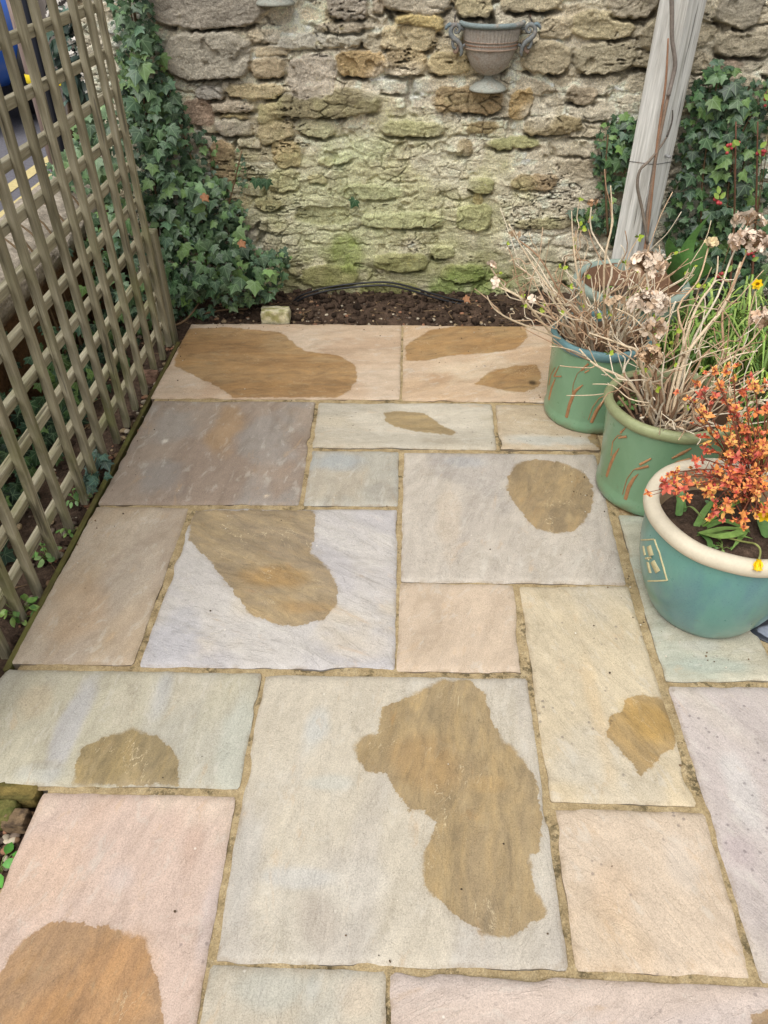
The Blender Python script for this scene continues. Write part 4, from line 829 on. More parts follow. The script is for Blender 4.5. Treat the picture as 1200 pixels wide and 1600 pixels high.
# parked car
def car(x0, y0):
    t = thing('parked_car', 'blue parked car with black bumper across the road', 'car', (x0-.86, y0+2, 0)); mb = MB()
    # body cross sections along y (rear to front): half width, sill, shoulder heights
    st = [(0, .70, .38, .80), (.06, .80, .30, .92), (.35, .85, .26, .96), (1.2, .87, .22, .95), (2.6, .87, .22, .92), (3.3, .86, .24, .86), (3.85, .80, .28, .74), (4.0, .66, .36, .62)]
    V = []; n = 12
    for (yy, hw, zl, zh) in st:
        q = [(-hw*.86, zl), (-hw*.97, zl+.08), (-hw, zl+.25), (-hw*.985, zh-.12), (-hw*.93, zh), (-hw*.5, zh+.02), (hw*.5, zh+.02), (hw*.93, zh), (hw*.985, zh-.12), (hw, zl+.25), (hw*.97, zl+.08), (hw*.86, zl)]
        V += [(x0-.86+a, y0+4-yy, b) for a, b in q]
    k = len(st); F = [(a*n+i, a*n+(i+1) % n, (a+1)*n+(i+1) % n, (a+1)*n+i) for a in range(k-1) for i in range(n)]+[tuple(range(n)), tuple(range((k-1)*n, k*n))]
    mb.add(V, F, lin(46, 92, 178)); fixn(mb.build('body', M['carpaint'], t))
    mb = MB(); cs = [(.15, .62, .94), (.45, .60, 1.36), (1.0, .60, 1.46), (2.0, .60, 1.44), (2.9, .68, .93)]; V = []
    for (yy, hw, zh) in cs: V += [(x0-.86-hw-(.12 if zh > 1 else .06), y0+4-yy, .93), (x0-.86-hw*.9, y0+4-yy, zh), (x0-.86+hw*.9, y0+4-yy, zh), (x0-.86+hw+(.12 if zh > 1 else .06), y0+4-yy, .93)]
    F = [(a*4+i, a*4+(i+1) % 4, a*4+4+(i+1) % 4, a*4+4+i) for a in range(4) for i in range(4)]+[(0, 1, 2, 3), (16, 17, 18, 19)]
    mb.add(V, F, (.02, .02, .02)); fixn(mb.build('windows', M['glass'], t, smooth=False))
    mb = MB(); box(mb, (x0-.86-.56, y0+2.0, 1.44), (x0-.86+.56, y0+3.5, 1.49), lin(46, 92, 178), .02); fixn(mb.build('roof', M['carpaint'], t, smooth=False))
    for yy, nm in ((-.06, 'front_bumper'), (3.93, 'rear_bumper')):
        mb = MB(); box(mb, (x0-.86-.80, y0+yy, .26), (x0-.86+.80, y0+yy+.16, .54), lin(36, 38, 42), .03); fixn(mb.build(nm, M['carblack'], t, smooth=False))
    mb = MB(); box(mb, (x0-.86-.26, y0+3.98, .60), (x0-.86+.26, y0+4.02, .71), lin(230, 190, 30), .004); fixn(mb.build('number_plate', M['tape'], t, smooth=False))
    for sx in (-1, 1):
        mb = MB(); box(mb, (x0-.86+sx*.60-.12, y0+.02, .54), (x0-.86+sx*.60+.12, y0+.2, .66), lin(214, 216, 220), .02); fixn(mb.build('headlight', M['carpaint'], t, smooth=False))
        for yy in (.75, 3.2):
            mb = MB(); xx = x0-.86+sx*.80
            V0 = MB(); lathe(V0, [(.12, -.09), (.27, -.10), (.31, -.07), (.31, .07), (.27, .10), (.12, .09)], 0, 0, 0, 28, lin(28, 28, 30))
            v = V0.v[0]; v = np.c_[v[:, 2]+xx, v[:, 0]+y0+yy, v[:, 1]+.31]; V0.v[0] = v; wh = fixn(V0.build('wheel', M['carblack'], t))
            V0 = MB(); lathe(V0, [(.0, .085), (.06, .09), (.16, .08), (.2, .1), (.2, -.1), (.16, -.08), (.06, -.09), (0, -.085)], 0, 0, 0, 20, lin(150, 152, 156))
            v = V0.v[0]; v = np.c_[v[:, 2]+xx, v[:, 0]+y0+yy, v[:, 1]+.31]; V0.v[0] = v; fixn(V0.build('rim', M['carpaint'], wh))
car(-2.62, 5.5)
# shrub with pale blossom beyond the trellis
def blob_leaves(mb, c, r, n, size, cols, tpl, flat=.5):
    for k in range(n):
        d = rng.normal(size=3); d /= np.linalg.norm(d); p = np.asarray(c)+d*np.asarray(r)*rng.uniform(.35, 1.)
        leaf(mb, tpl, p, d+np.array([0, -.4, .6])+rng.normal(0, .4, 3), rng.uniform(*size), cols[rng.integers(0, len(cols))]*rng.uniform(.6, 1.15), (0, 0, -1.), rng.uniform(-1, 1))
OV = (np.array([(0, 0, 0), (.22, .2, .02), (.30, .45, .03), (.2, .75, .02), (0, 1, -.03), (-.2, .75, .02), (-.30, .45, .03), (-.22, .2, .02), (0, .45, -.04)], float),
      np.array([(8, i, (i+1) % 8) for i in range(8)]), None)
OV = (OV[0], OV[1], OV[0][:, :2].copy())
t = thing('blossoming_shrub', 'dark leaved shrub with clusters of white blossom above the low wall', 'shrub', (-1.15, 3.35, 0)); mb = MB()
cw = WY(122, 70, 3.3)
for c in (WY(118, 20, 3.4), WY(122, 70, 3.3), WY(126, 120, 3.3), WY(140, 40, 3.3), WY(150, 110, 3.2), WY(105, -60, 3.5), WY(160, -50, 3.4)):
    blob_leaves(mb, c, (.13, .12, .13), 60, (.05, .10), [lin(56, 78, 62), lin(84, 108, 96), lin(40, 56, 48)], OV)
mb.build('foliage', M['leaf'], t); mb = MB()
for c in (WY(112, 45, 3.25), WY(118, 60, 3.2), WY(92, 8, 3.3), WY(138, 108, 3.1), WY(150, 70, 3.1)):
    for k in range(26):
        p = c+rng.normal(0, .034, 3); fn_ = np.array([0, -.7, .6])+rng.normal(0, .5, 3); s_q = rng.uniform(.009, .015)
        for j_ in range(5): leaf(mb, OV, p, fn_+rng.normal(0, .1, 3), s_q, lin(214, 208, 200)*rng.uniform(.7, 1.0), (0, 0, 1.), j_*1.257)
mb.build('blossom', M['papery'], t); ms = MB()
for k in range(9):
    b = np.array([-1.25+rng.normal(0, .05), 3.35+rng.normal(0, .05), -.05]); e = WY(rng.uniform(100, 160), rng.uniform(-60, 110), 3.35)
    tube(ms, [b, b*.5+e*.5+rng.normal(0, .05, 3), e], [.014, .010, .005], 6, lin(84, 70, 56), smoothn=4)
ms.build('stem', M['stem'], t)
bp = [(140, 160), (170, 160), (205, 230), (232, 330), (200, 420), (150, 430), (150, 360), (110, 330), (90, 250), (70, 246), (60, 230), (110, 220), (130, 190)]
def dlow(x, y): return 2.1+rng.uniform(0, .5)
t = thing('ivy_plant', 'paler ivy tumbling over the low wall behind the trellis', 'ivy', (-1.0, 2.3, 0)); mb = MB()
ivy_patch(mb, [(128, 170), (170, 150), (200, 210), (214, 300), (180, 330), (140, 300), (96, 300), (70, 262), (110, 224)], 300, 2.62, (.034, .06), .55, .35)
ivy_patch(mb, [(140, 330), (214, 300), (240, 400), (252, 500), (214, 560), (150, 480), (110, 430)], 230, 2.45, (.034, .06), .1, .25)
for k in range(420):
    y = rng.uniform(.75, 2.4); z = abs(rng.normal(0, .13)); 
    leaf(mb, IVT, (-.93+rng.uniform(0, .16), y, z), (1, -.5+rng.normal(0, .4), .5+rng.normal(0, .3)), rng.uniform(.03, .055), ivy_col()*.8, (0, 0, -1.), rng.normal(0, .6))
mb.build('foliage', M['ivy'], t); ms = MB()
for k in range(8):
    y = rng.uniform(1.2, 2.5); tube(ms, [(-.9, y, -.03), (-.93, y+.05, .2), (-.95, y+.02, .45), (-1.05, y+.1, .5)], [.005, .005, .004, .003], 6, lin(100, 82, 60), smoothn=3)
ms.build('stem', M['stem'], t)

# ================================================================== cast iron urns on the wall
def urn(cx, z, lb, src=None):
    Y = WYF-.012
    t = thing('wall_urn', lb, 'wall planter', (cx, Y, z), 'rusty half urns hung on the stone wall')
    R = .116; sg = lambda mbx, prof, n=72, col=(.5, .5, .5), fn=None: lathe(mbx, prof, cx, Y, z, n, col, pi, 2*pi, fn)
    body = [(.000, -.158), (.020, -.157), (.046, -.146), (.068, -.124), (.082, -.098), (.090, -.076), (.0915, -.070), (.094, -.068), (.0945, -.058), (.0935, -.05), (.0955, -.046), (.096, -.044), (.100, -.02), (.106, -.002), (.103, -.002), (.092, -.044), (.080, -.09), (.06, -.125), (.03, -.145), (0, -.15)]
    def flute(R_, Z, A):
        m = ((Z > -.048) & (Z < -.006) & (R_ > .0945)) | ((Z < -.078) & (Z > -.14) & (R_ > .03) & (R_ > .07+.55*(Z+.12)))
        amp = np.where(Z > -.06, .0018, .0009); k_ = np.where(Z > -.06, 46, 18)
        return R_+m*amp*np.sign(np.sin(A*k_))*np.abs(np.sin(A*k_))**.6, Z
    mb = MB(); sg(mb, body, 240, lin(168, 160, 150), flute); mb.build('bowl', M['iron'], t)
    mb = MB(); sg(mb, [(.103, -.004), (.112, -.003), (.117, .002), (.118, .008), (.114, .013), (.107, .014), (.103, .010), (.102, -.002)], 72, lin(124, 136, 136)); mb.build('rim', M['iron'], t)
    mb = MB()
    for k in range(44):
        a = pi+(k+.5)*pi/44; rock(mb, (cx+.0955*cos(a), Y+.0955*sin(a), z-.057), .0028, lin(140, 108, 86), .1)
    sg(mb, [(.092, -.0715), (.098, -.0705), (.098, -.0665), (.092, -.0655)], 72, lin(150, 130, 114)); sg(mb, [(.093, -.0485), (.098, -.0475), (.098, -.0445), (.094, -.0435)], 72, lin(150, 130, 114)); mb.build('band', M['iron'], t)
    mb = MB(); sg(mb, [(.0, -.150), (.015, -.158), (.017, -.166), (.026, -.172), (.048, -.182), (.066, -.196), (.069, -.202), (.067, -.206), (.06, -.206), (0, -.200)], 72, lin(158, 160, 150)); mb.build('foot', M['iron'], t)
    mb = MB(); mb.add([(cx-.103, Y, z), (cx+.103, Y, z), (cx+.09, Y, z-.07), (cx+.05, Y, z-.135), (cx, Y, z-.157), (cx-.05, Y, z-.135), (cx-.09, Y, z-.07)], [(0, 6, 5, 4, 3, 2, 1)], lin(118, 104, 96)); mb.build('back_plate', M['iron'], t)
    for s_ in (-1, 1):
        mb = MB(); c1 = lin(118, 122, 122)
        def T_(*l): return [(cx+s_*a, Y-.045+dy, z+b) for a, b, dy in l]
        # main S scroll, upper curl, lower leaf tails, outer leaf
        tube(mb, T_((.124, -.020, 0), (.117, -.012, 0), (.119, -.001, 0), (.131, .005, 0), (.145, -.004, 0), (.147, -.022, 0), (.136, -.036, 0), (.121, -.046, 0), (.110, -.060, 0), (.106, -.080, 0), (.110, -.090, .002)), [.004, .006, .007, .0078, .008, .0085, .009, .0085, .0075, .006, .003], 8, c1, smoothn=5)
        tube(mb, T_((.124, -.020, 0), (.131, -.018, 0), (.132, -.010, 0), (.126, -.007, 0)), [.004, .0045, .004, .0025], 8, c1, smoothn=4)
        tube(mb, T_((.136, -.036, .004), (.139, -.052, .004), (.134, -.066, .004), (.127, -.064, .004)), [.007, .006, .005, .004], 8, c1, smoothn=4)
        tube(mb, T_((.117, -.055, .006), (.121, -.074, .006), (.130, -.080, .006), (.133, -.072, .006)), [.006, .006, .005, .0035], 8, lin(132, 112, 98), smoothn=4)
        tube(mb, T_((.140, .002, 0), (.152, .006, 0), (.163, -.002, 0), (.166, -.010, 0)), [.006, .007, .006, .003], 8, lin(108, 124, 130), smoothn=4)
        tube(mb, T_((.118, -.006, .01), (.104, -.010, .012), (.100, -.006, .014)), [.005, .005, .005], 8, c1)
        tube(mb, T_((.112, -.066, .01), (.094, -.056, .012)), [.005, .005], 8, c1)
        tube(mb, [(cx+s_*.132, Y+.012, z+.028), (cx+s_*.134, Y-.03, z+.012), (cx+s_*.134, Y-.046, z+.004)], .0022, 6, lin(40, 40, 44), smoothn=3)
        mb.build('handle', M['iron'], t)
urn(.600, 1.017, 'rusty grey cast iron half urn with scrolled handles at the top centre of the wall')
urn(-.166, 1.285, 'higher cast iron half urn showing only its rusty foot at the top left')

# ================================================================== hose, stones
for dz, lb in ((0, 'black plastic hose arching low across the foot of the wall, upper of two'), (-.012, 'black plastic hose lying just beneath a matching hose at the foot of the wall')):
    mb = MB(); pts = [WY(x, y, 2.60)+np.array([0, -.006 if dz else 0, dz]) for x, y in ((456, 474), (470, 462), (500, 452), (530, 446), (570, 442), (606, 441), (640, 448), (676, 459), (710, 468), (744, 474), (790, 480))]
    tube(mb, pts, .0043, 10, lin(30, 30, 33), smoothn=4); tag(mb.build('garden_hose', M['plastic'], None, tuple(pts[0])), lb, 'hose')
def chunk(px, py, z, size, col, lb, moss=None, nm='loose_stone'):
    c = G(px, py, z); mb = MB(); V, F = ico(); 
    import bmesh
    b = bmesh.new(); bmesh.ops.create_cube(b, size=2); bmesh.ops.subdivide_edges(b, edges=b.edges, cuts=9, use_grid_fill=True)
    V = np.array([v.co[:] for v in b.verts]); F = np.array([[v.index for v in f.verts] for f in b.faces]); b.free()
    rad = np.linalg.norm(V, axis=1); V = V*(1-.10*(rad-1)[:, None]); k = px
    V = V*(1+.16*(fbm(V[:, 0]*2+k, V[:, 1]*2+V[:, 2]*1.7, 4, int(k))-.5))[:, None]+.05*(fbm(V[:, 0]*6+k, V[:, 2]*6+V[:, 1]*5, 3, int(k)+5)-.5)[:, None]
    m = sst(.45, .62, fbm(V[:, 0]*2+k, V[:, 1]*2+V[:, 2], 4, int(k)+9))[:, None]*.8
    cc = lin(*col)*(1-m)+(lin(*moss) if moss else lin(*col)*.8)*m
    mb.add(V*np.array(size)+c+np.array([0, 0, size[2]*.7]), F, cc)
    tag(mb.build(nm, M['stone'], None, tuple(c)), lb, 'stone')
chunk(432, 500, .0, (.060, .030, .030), (208, 200, 168), 'pale mossy rectangular stone block on the soil at the back edge of the slabs', (146, 142, 80))
chunk(478, 450, .02, (.024, .018, .028), (170, 160, 116), 'small lichen covered stone against the foot of the wall by the hose', (136, 132, 76))
chunk(10, 1247, -.035, (.075, .019, .020), (128, 112, 64), 'mossy broken piece of timber or stone at the slab corner lower left', (84, 80, 44))
chunk(-2, 1280, -.04, (.042, .024, .022), (110, 106, 60), 'green mossy lump in the soil at the left edge below the slab corner', (84, 90, 44))
chunk(30, 1288, -.035, (.022, .018, .018), (124, 104, 80), 'brown crumbly clod next to the pink slab at the left edge', (70, 58, 48))
chunk(236, 594, -.03, (.03, .022, .02), (150, 118, 100), 'reddish brown stone on the soil by the corner of the back slab', (110, 86, 70))
chunk(1008, 466, .0, (.05, .04, .05), (136, 126, 104), 'hidden grey stone behind the far green pot', (104, 100, 66))

# ================================================================== pots
def hit(px, py, cx, cy, pr):
    """first point where the pixel ray meets the lathe surface"""
    d = ray(px, py); d = d/np.linalg.norm(d); ts = np.linspace(.8, 4.2, 6000); P = CAM+ts[:, None]*d
    pr = np.array(pr); o_ = np.argsort(pr[:, 1]); rr = np.interp(P[:, 2], pr[o_, 1], pr[o_, 0])
    m = (np.hypot(P[:, 0]-cx, P[:, 1]-cy) < rr) & (P[:, 2] > 0) & (P[:, 2] < pr[:, 1].max())
    k = np.argmax(m); return P[k] if m.any() else None
def sp(P, cx, cy): return atan2(P[1]-cy, P[0]-cx), P[2]
def strip(mb, path, wid, cx, cy, pr, col, h=.002, rot=0.):
    """raised tapered band on the pot, path in (angle, z)"""
    pr = np.array(pr); o_ = np.argsort(pr[:, 1]); R_ = lambda z: np.interp(z, pr[o_, 1], pr[o_, 0])
    P = np.array(path, float); t = np.linspace(0, len(P)-1, (len(P)-1)*5+1); a = np.interp(t, np.arange(len(P)), P[:, 0]); z = np.interp(t, np.arange(len(P)), P[:, 1]); w_ = np.interp(t, np.arange(len(P)), wid)
    da = np.gradient(a)*R_(z); dz = np.gradient(z); L = np.hypot(da, dz)+1e-9; na, nz = -dz/L, da/L
    V = []; q = [(-1, -.0005), (-.8, h), (0, h*1.25), (.8, h), (1, -.0005)]
    for k in range(len(t)):
        for s_, hh in q:
            aa = a[k]+rot+na[k]*w_[k]*s_/R_(z[k]); zz = z[k]+nz[k]*w_[k]*s_; r_ = R_(zz)+hh; V.append((cx+r_*cos(aa), cy+r_*sin(aa), zz))
    m = len(t); F = [(k*5+i, k*5+i+1, k*5+6+i, k*5+5+i) for k in range(m-1) for i in range(4)]
    mb.add(V, F, col)
def soil_disc(mb, cx, cy, z, r, s):
    n = 40; rr = np.linspace(0, 1, 22); a = np.linspace(0, 2*pi, 72, endpoint=False); Rr, A = np.meshgrid(rr, a, indexing='ij')
    x = cx+Rr*r*np.cos(A); y = cy+Rr*r*np.sin(A); zz = z+.02*(1-Rr**2)+.022*(fbm(x*22, y*22, 4, s)-.5)*(1-Rr**6)
    i = np.arange(22*72).reshape(22, 72); i = np.c_[i, i[:, :1]]
    F = np.c_[i[:-1, :-1].ravel(), i[1:, :-1].ravel(), i[1:, 1:].ravel(), i[:-1, 1:].ravel()]
    mb.add(np.stack([x, y, zz], -1).reshape(-1, 3), F, (lin(88, 72, 60)*(.6+.8*fbm(x*30, y*30, 3, s+1))[..., None]).reshape(-1, 3))
def pot(lb, cx, cy, body, rim, inner, soilz, soilr, mbody, mrim, rimcol, motifs=(), spin=(), reliefcol=lin(172, 126, 88), inner_col=lin(120, 96, 76)):
    t = thing('plant_pot', lb, 'plant pot', (cx, cy, 0), 'glazed plant pots along the right of the patio')
    mb = MB(); lathe(mb, body, cx, cy, 0, 128); mb.build('body', mbody, t)
    def wob(R_, Z, A): return R_+.0012*np.sin(A*3+1)+.0008*np.sin(A*7), Z+.0012*np.sin(A*2)+.0006*np.sin(A*9)
    mb = MB(); lathe(mb, rim, cx, cy, 0, 128, rimcol, fn=wob); mb.build('rim', mrim, t)
    mb = MB(); lathe(mb, inner, cx, cy, 0, 96, inner_col); mb.build('inner_wall', M['relief'], t)
    mb = MB(); soil_disc(mb, cx, cy, soilz, soilr, int(cx*100)); mb.build('soil', M['soil'], t)
    for k, (paths, rots) in enumerate(motifs):
        for rot in rots:
            mb = MB()
            for pth, wid in paths:
                strip(mb, pth, np.asarray(wid)*(.8 if len(pth) > 2 else .65), cx, cy, body, reliefcol*rng.uniform(.85, 1.1), .002, rot)
            mb.build('relief', M['relief'], t)
    return t
def pth(pts, cx, cy, body):
    out = []
    for p in pts:
        q = hit(p[0], p[1], cx, cy, body)
        if q is not None: out.append(sp(q, cx, cy))
    a = [o_[0] for o_ in out]; a = np.unwrap(a); return [(a[i], out[i][1]) for i in range(len(out))]
def mot(lines, cx, cy, body):
    res = []
    for pts, wid in lines:
        q = pth(pts, cx, cy, body)
        if len(q) > 1: res.append((q, np.interp(np.linspace(0, 1, len(q)), np.linspace(0, 1, len(wid)), wid)))
    return res
# far green pot
c1x, c1y = .937, 1.752
b1 = [(0, .0), (.140, .0), (.147, .006), (.150, .016), (.150, .030), (.146, .040), (.1455, .05), (.148, .12), (.151, .20), (.153, .262), (.154, .275)]
r1 = [(.153, .268), (.158, .272), (.161, .281), (.161, .291), (.157, .298), (.150, .300), (.144, .297), (.141, .288), (.141, .262)]
i1 = [(.142, .29), (.139, .26), (.136, .22), (.132, .17)]
m1 = [mot([([(858, 624), (862, 606), (868, 592)], (.006, .006, .002)), ([(858, 602), (861, 586), (868, 574)], (.0012, .0012, .001)), ([(866, 588), (874, 572)], (.006, .001)), ([(866, 588), (878, 588)], (.003, .004))], c1x, c1y, b1),
      mot([([(885, 652), (890, 632), (898, 612), (911, 601)], (.007, .0075, .007, .002)), ([(894, 622), (896, 600), (902, 584), (908, 578), (914, 578)], (.0012, .0012, .0012, .0012, .001)), ([(908, 579), (920, 568)], (.005, .006)), ([(914, 582), (921, 578)], (.004, .003))], c1x, c1y, b1),
      mot([([(924, 660), (932, 642), (940, 630), (948, 621)], (.007, .0075, .006, .001)), ([(919, 656), (926, 636), (936, 622), (952, 614)], (.0012, .0014, .0012, .001)), ([(948, 616), (958, 606)], (.004, .004))], c1x, c1y, b1)]
pot('far green glazed pot with terracotta leaf relief and a chipped blue rim', c1x, c1y, b1, r1, i1, .225, .138, M['green_glaze'], M['rim_tan'], lin(98, 132, 136),
    [(m1[0], (0, pi)), (m1[1], (0, 2*pi/3, 4*pi/3, pi)), (m1[2], (0, 2*pi/3, 4*pi/3))])
c2x, c2y = 1.045, 1.327
b2 = [(0, .0), (.146, .0), (.155, .007), (.158, .016), (.158, .032), (.154, .043), (.1535, .055), (.158, .12), (.164, .20), (.169, .262), (.170, .280)]
r2 = [(.169, .272), (.176, .276), (.181, .284), (.182, .294), (.178, .303), (.170, .306), (.160, .303), (.155, .294), (.155, .262)]
i2 = [(.156, .297), (.153, .26), (.149, .22), (.144, .17)]
m2 = [mot([([(948, 744), (954, 726), (960, 712), (968, 700)], (.006, .007, .006, .001)), ([(955, 712), (958, 690), (966, 680), (972, 680)], (.0012, .0012, .0012, .001)), ([(967, 684), (980, 682)], (.004, .006)), ([(970, 676), (978, 668)], (.006, .002))], c2x, c2y, b2),
      mot([([(946, 756), (950, 736), (957, 716), (968, 700)], (.006, .007, .006, .001))], c2x, c2y, b2),
      mot([([(977, 780), (982, 762), (990, 748), (998, 740)], (.007, .0075, .006, .001)), ([(973, 772), (980, 748), (990, 734), (1000, 730)], (.0012, .0014, .0014, .001)), ([(994, 733), (1014, 728)], (.005, .006)), ([(1000, 726), (1018, 716)], (.006, .004))], c2x, c2y, b2),
      mot([([(1046, 730), (1060, 722), (1078, 716)], (.004, .007, .003)), ([(1050, 716), (1066, 708), (1080, 700)], (.003, .007, .003))], c2x, c2y, b2)]
pot('nearer green glazed pot with terracotta leaf relief and a worn tan rim', c2x, c2y, b2, r2, i2, .215, .150, M['green_glaze'], M['rim_tan'], lin(146, 152, 112),
    [(m2[0], (0, 2*pi/3, 4*pi/3)), (m2[2], (0, 2*pi/3, 4*pi/3)), (m2[3], (0, 2*pi/3, 4*pi/3))])
c3x, c3y = 1.062, .852
b3 = [(0, .0), (.112, .0), (.122, .004), (.134, .022), (.150, .056), (.167, .10), (.179, .15), (.185, .20), (.186, .24), (.184, .268), (.182, .284)]
r3 = [(.182, .272), (.190, .275), (.197, .283), (.199, .293), (.197, .304), (.190, .310), (.178, .3115), (.168, .308), (.163, .299), (.161, .285)]
i3 = [(.163, .30), (.161, .27), (.158, .24), (.152, .20)]
fr_ = lambda X_, Y_: (980+X_/5.16, 700+Y_/5.16)
def fl(*p): return [fr_(a, b) for a, b in p]
m3 = [mot([(fl((118, 742), (170, 739), (222, 735)), (.0022, .0022)), (fl((222, 735), (262, 840), (296, 960), (325, 1065)), (.0026, .0026)), (fl((172, 1072), (250, 1070), (325, 1065)), (.0022, .0022)),
           (fl((132, 790), (138, 830), (146, 866)), (.0072, .0072)), (fl((176, 790), (186, 830), (196, 868)), (.0140, .0140)),
           (fl((152, 890), (178, 888), (202, 880)), (.003, .003)), (fl((166, 918), (176, 960), (188, 1006)), (.0072, .0072)), (fl((206, 914), (228, 960), (250, 1000)), (.0145, .0145)), (fl((170, 880), (178, 905)), (.003, .003))], c3x, c3y, b3)]
TP = pot('big teal glazed pot with a thick cream rim and a cream square emblem', c3x, c3y, b3, r3, i3, .238, .158, M['teal_glaze'], M['rim_cream'], lin(206, 196, 174),
    [(m3[0], (0, 2*pi/3, 4*pi/3))], reliefcol=lin(200, 190, 148), inner_col=lin(168, 146, 116))
c4x, c4y = 1.125, 2.185
b4 = [(0, 0), (.14, 0), (.155, .01), (.170, .08), (.182, .16), (.188, .235), (.19, .265)]
r4 = [(.188, .255), (.198, .258), (.206, .268), (.207, .282), (.2, .292), (.19, .295), (.18, .291), (.175, .28), (.174, .255)]
i4 = [(.175, .285), (.172, .25), (.166, .20), (.158, .15)]
pot('grey green glazed pot behind the others at the foot of the post', c4x, c4y, b4, r4, i4, .20, .166, M['grey_glaze'], M['rim_tan'], lin(138, 152, 142), (), inner_col=lin(138, 106, 84))

# ================================================================== plants in the pots
FL4 = (np.array([(0, 0, 0), (.30, .30, .05), (.42, .7, .12), (0, .95, .10), (-.42, .7, .12), (-.30, .30, .05)], float), np.array([(0, 1, 2), (0, 2, 3), (0, 3, 4), (0, 4, 5)]), None)
FL4 = (FL4[0], FL4[1], FL4[0][:, :2].copy())
def floret(mb, p, n, s, col):
    for k in range(4): leaf(mb, FL4, p, np.asarray(n)+rng.normal(0, .12, 3), s*rng.uniform(.85, 1.1), col*rng.uniform(.75, 1.12), (0, 0, 1.), k*pi/2+rng.normal(0, .15))
def head(t, c, r, n, col, s=.014):
    mb = MB()
    for k in range(n):
        d = rng.normal(size=3); d /= np.linalg.norm(d); d[2] = abs(d[2])*1.1-.35; p = c+d*np.array(r)*rng.uniform(.75, 1.05)
        floret(mb, p, d+rng.normal(0, .45, 3), s*rng.uniform(.6, 1.1), col*rng.uniform(.78, 1.12)*(np.array([.8, .70, .60]) if rng.random() < .14 else 1)); tube(mb, [c-np.array([0, 0, r[2]*.7]), (c+p)/2, p], .0008, 4, lin(128, 98, 70), False)
    mb.build('flower_head', M['papery'], t)
def bud(mb, p, d, s):
    for k in range(5):
        a = k*2.4; n = np.array([cos(a), sin(a), .5])+rng.normal(0, .2, 3); leaf(mb, OV, p, np.cross(n, (0, 0, 1))+np.array([0, -.5, .6]), s*rng.uniform(.7, 1.1), [lin(150, 172, 50), lin(122, 154, 44), lin(168, 180, 70)][k % 3]*rng.uniform(.8, 1.1), n, rng.normal(0, .2), 1.1)
SC_ = [lin(214, 194, 164), lin(196, 168, 138), lin(170, 138, 110), lin(224, 210, 186)]
def shrub(lb, cx, cy, z0, n, spread, hgt, heads, rbase, budn, lean=(0, 0), extra=()):
    t = thing('hydrangea_shrub', lb, 'shrub', (cx, cy, z0)); ms = MB(); bd = MB(); tips = []
    def grow(b, e, r0, r1, k=5, wig=.016, sag=.0, col=None):
        P = [b+(e-b)*u+rng.normal(0, wig, 3)*(0 < u < 1) for u in np.linspace(0, 1, k)]
        P = [p+np.array([0, 0, sag*sin(pi*u)]) for p, u in zip(P, np.linspace(0, 1, k))]
        c = SC_[rng.integers(0, 4)] if col is None else col
        cs = np.array([c*(.78+.3*u) for u in np.linspace(0, 1, k)])
        return tube(ms, P, np.linspace(r0, r1, k), 6, cs, smoothn=3)
    def twigs(P, m):
        for _ in range(m):
            i = rng.integers(len(P)//3, len(P)-1); d = P[min(i+1, len(P)-1)]-P[i-1]; d /= np.linalg.norm(d)
            e = P[i]+(d*rng.uniform(.4, 1)+rng.normal(0, .55, 3)+np.array([0, 0, .25]))*rng.uniform(.04, .11)
            grow(P[i], e, .0019, .0011, 4, .006); tips.append(e)
    for k in range(n):
        a = rng.uniform(0, 2*pi); q = rbase*sqrt(rng.random()); b = np.array([cx+q*cos(a), cy+q*sin(a), z0])
        th = a+rng.normal(0, .5); out = spread*sqrt(rng.random()); e = np.array([cx+out*cos(th)+lean[0], cy+out*sin(th)+lean[1], z0+hgt*rng.uniform(.35, 1.)*(1-.35*(out/spread)**2)])
        P = grow(b, e, rng.uniform(.0022, .0040), .0013, 6, .017, .02); tips.append(e); twigs(P, rng.integers(1, 4))
    for k in range(n//2):    # short broken stubs
        a = rng.uniform(0, 2*pi); q = rbase*1.2*rng.random(); b = np.array([cx+q*cos(a), cy+q*sin(a), z0]); grow(b, b+np.array([cos(a)*.05, sin(a)*.05, rng.uniform(.05, .13)])+rng.normal(0, .02, 3), .0045, .003, 3, .004, 0, SC_[2]*.8)
    for (c, r, m, col, s) in heads:
        b = np.array([cx, cy, z0])+np.append(rng.normal(0, rbase*.5, 2), 0); b[:2] += (c[:2]-b[:2])*.15
        c = np.asarray(c); P = grow(b, c-np.array([0, 0, r[2]*.6]), .0044, .0022, 6, .012, .02); twigs(P, 2); head(t, c, r, m, col, s)
    for e in extra:
        P = tube(ms, e[0], e[1], 6, SC_[0]*.95, smoothn=5); twigs(P, 3)
    rng.shuffle(tips)
    for e in tips[:budn]:
        bd = MB(); bud(bd, e, None, rng.uniform(.010, .019)); bd.build('leaf_bud', M['leaf'], t)
    ms.build('stem', M['twig'], t); return t
PL, TN, BR_ = lin(226, 206, 184), lin(208, 180, 148), lin(180, 148, 116)
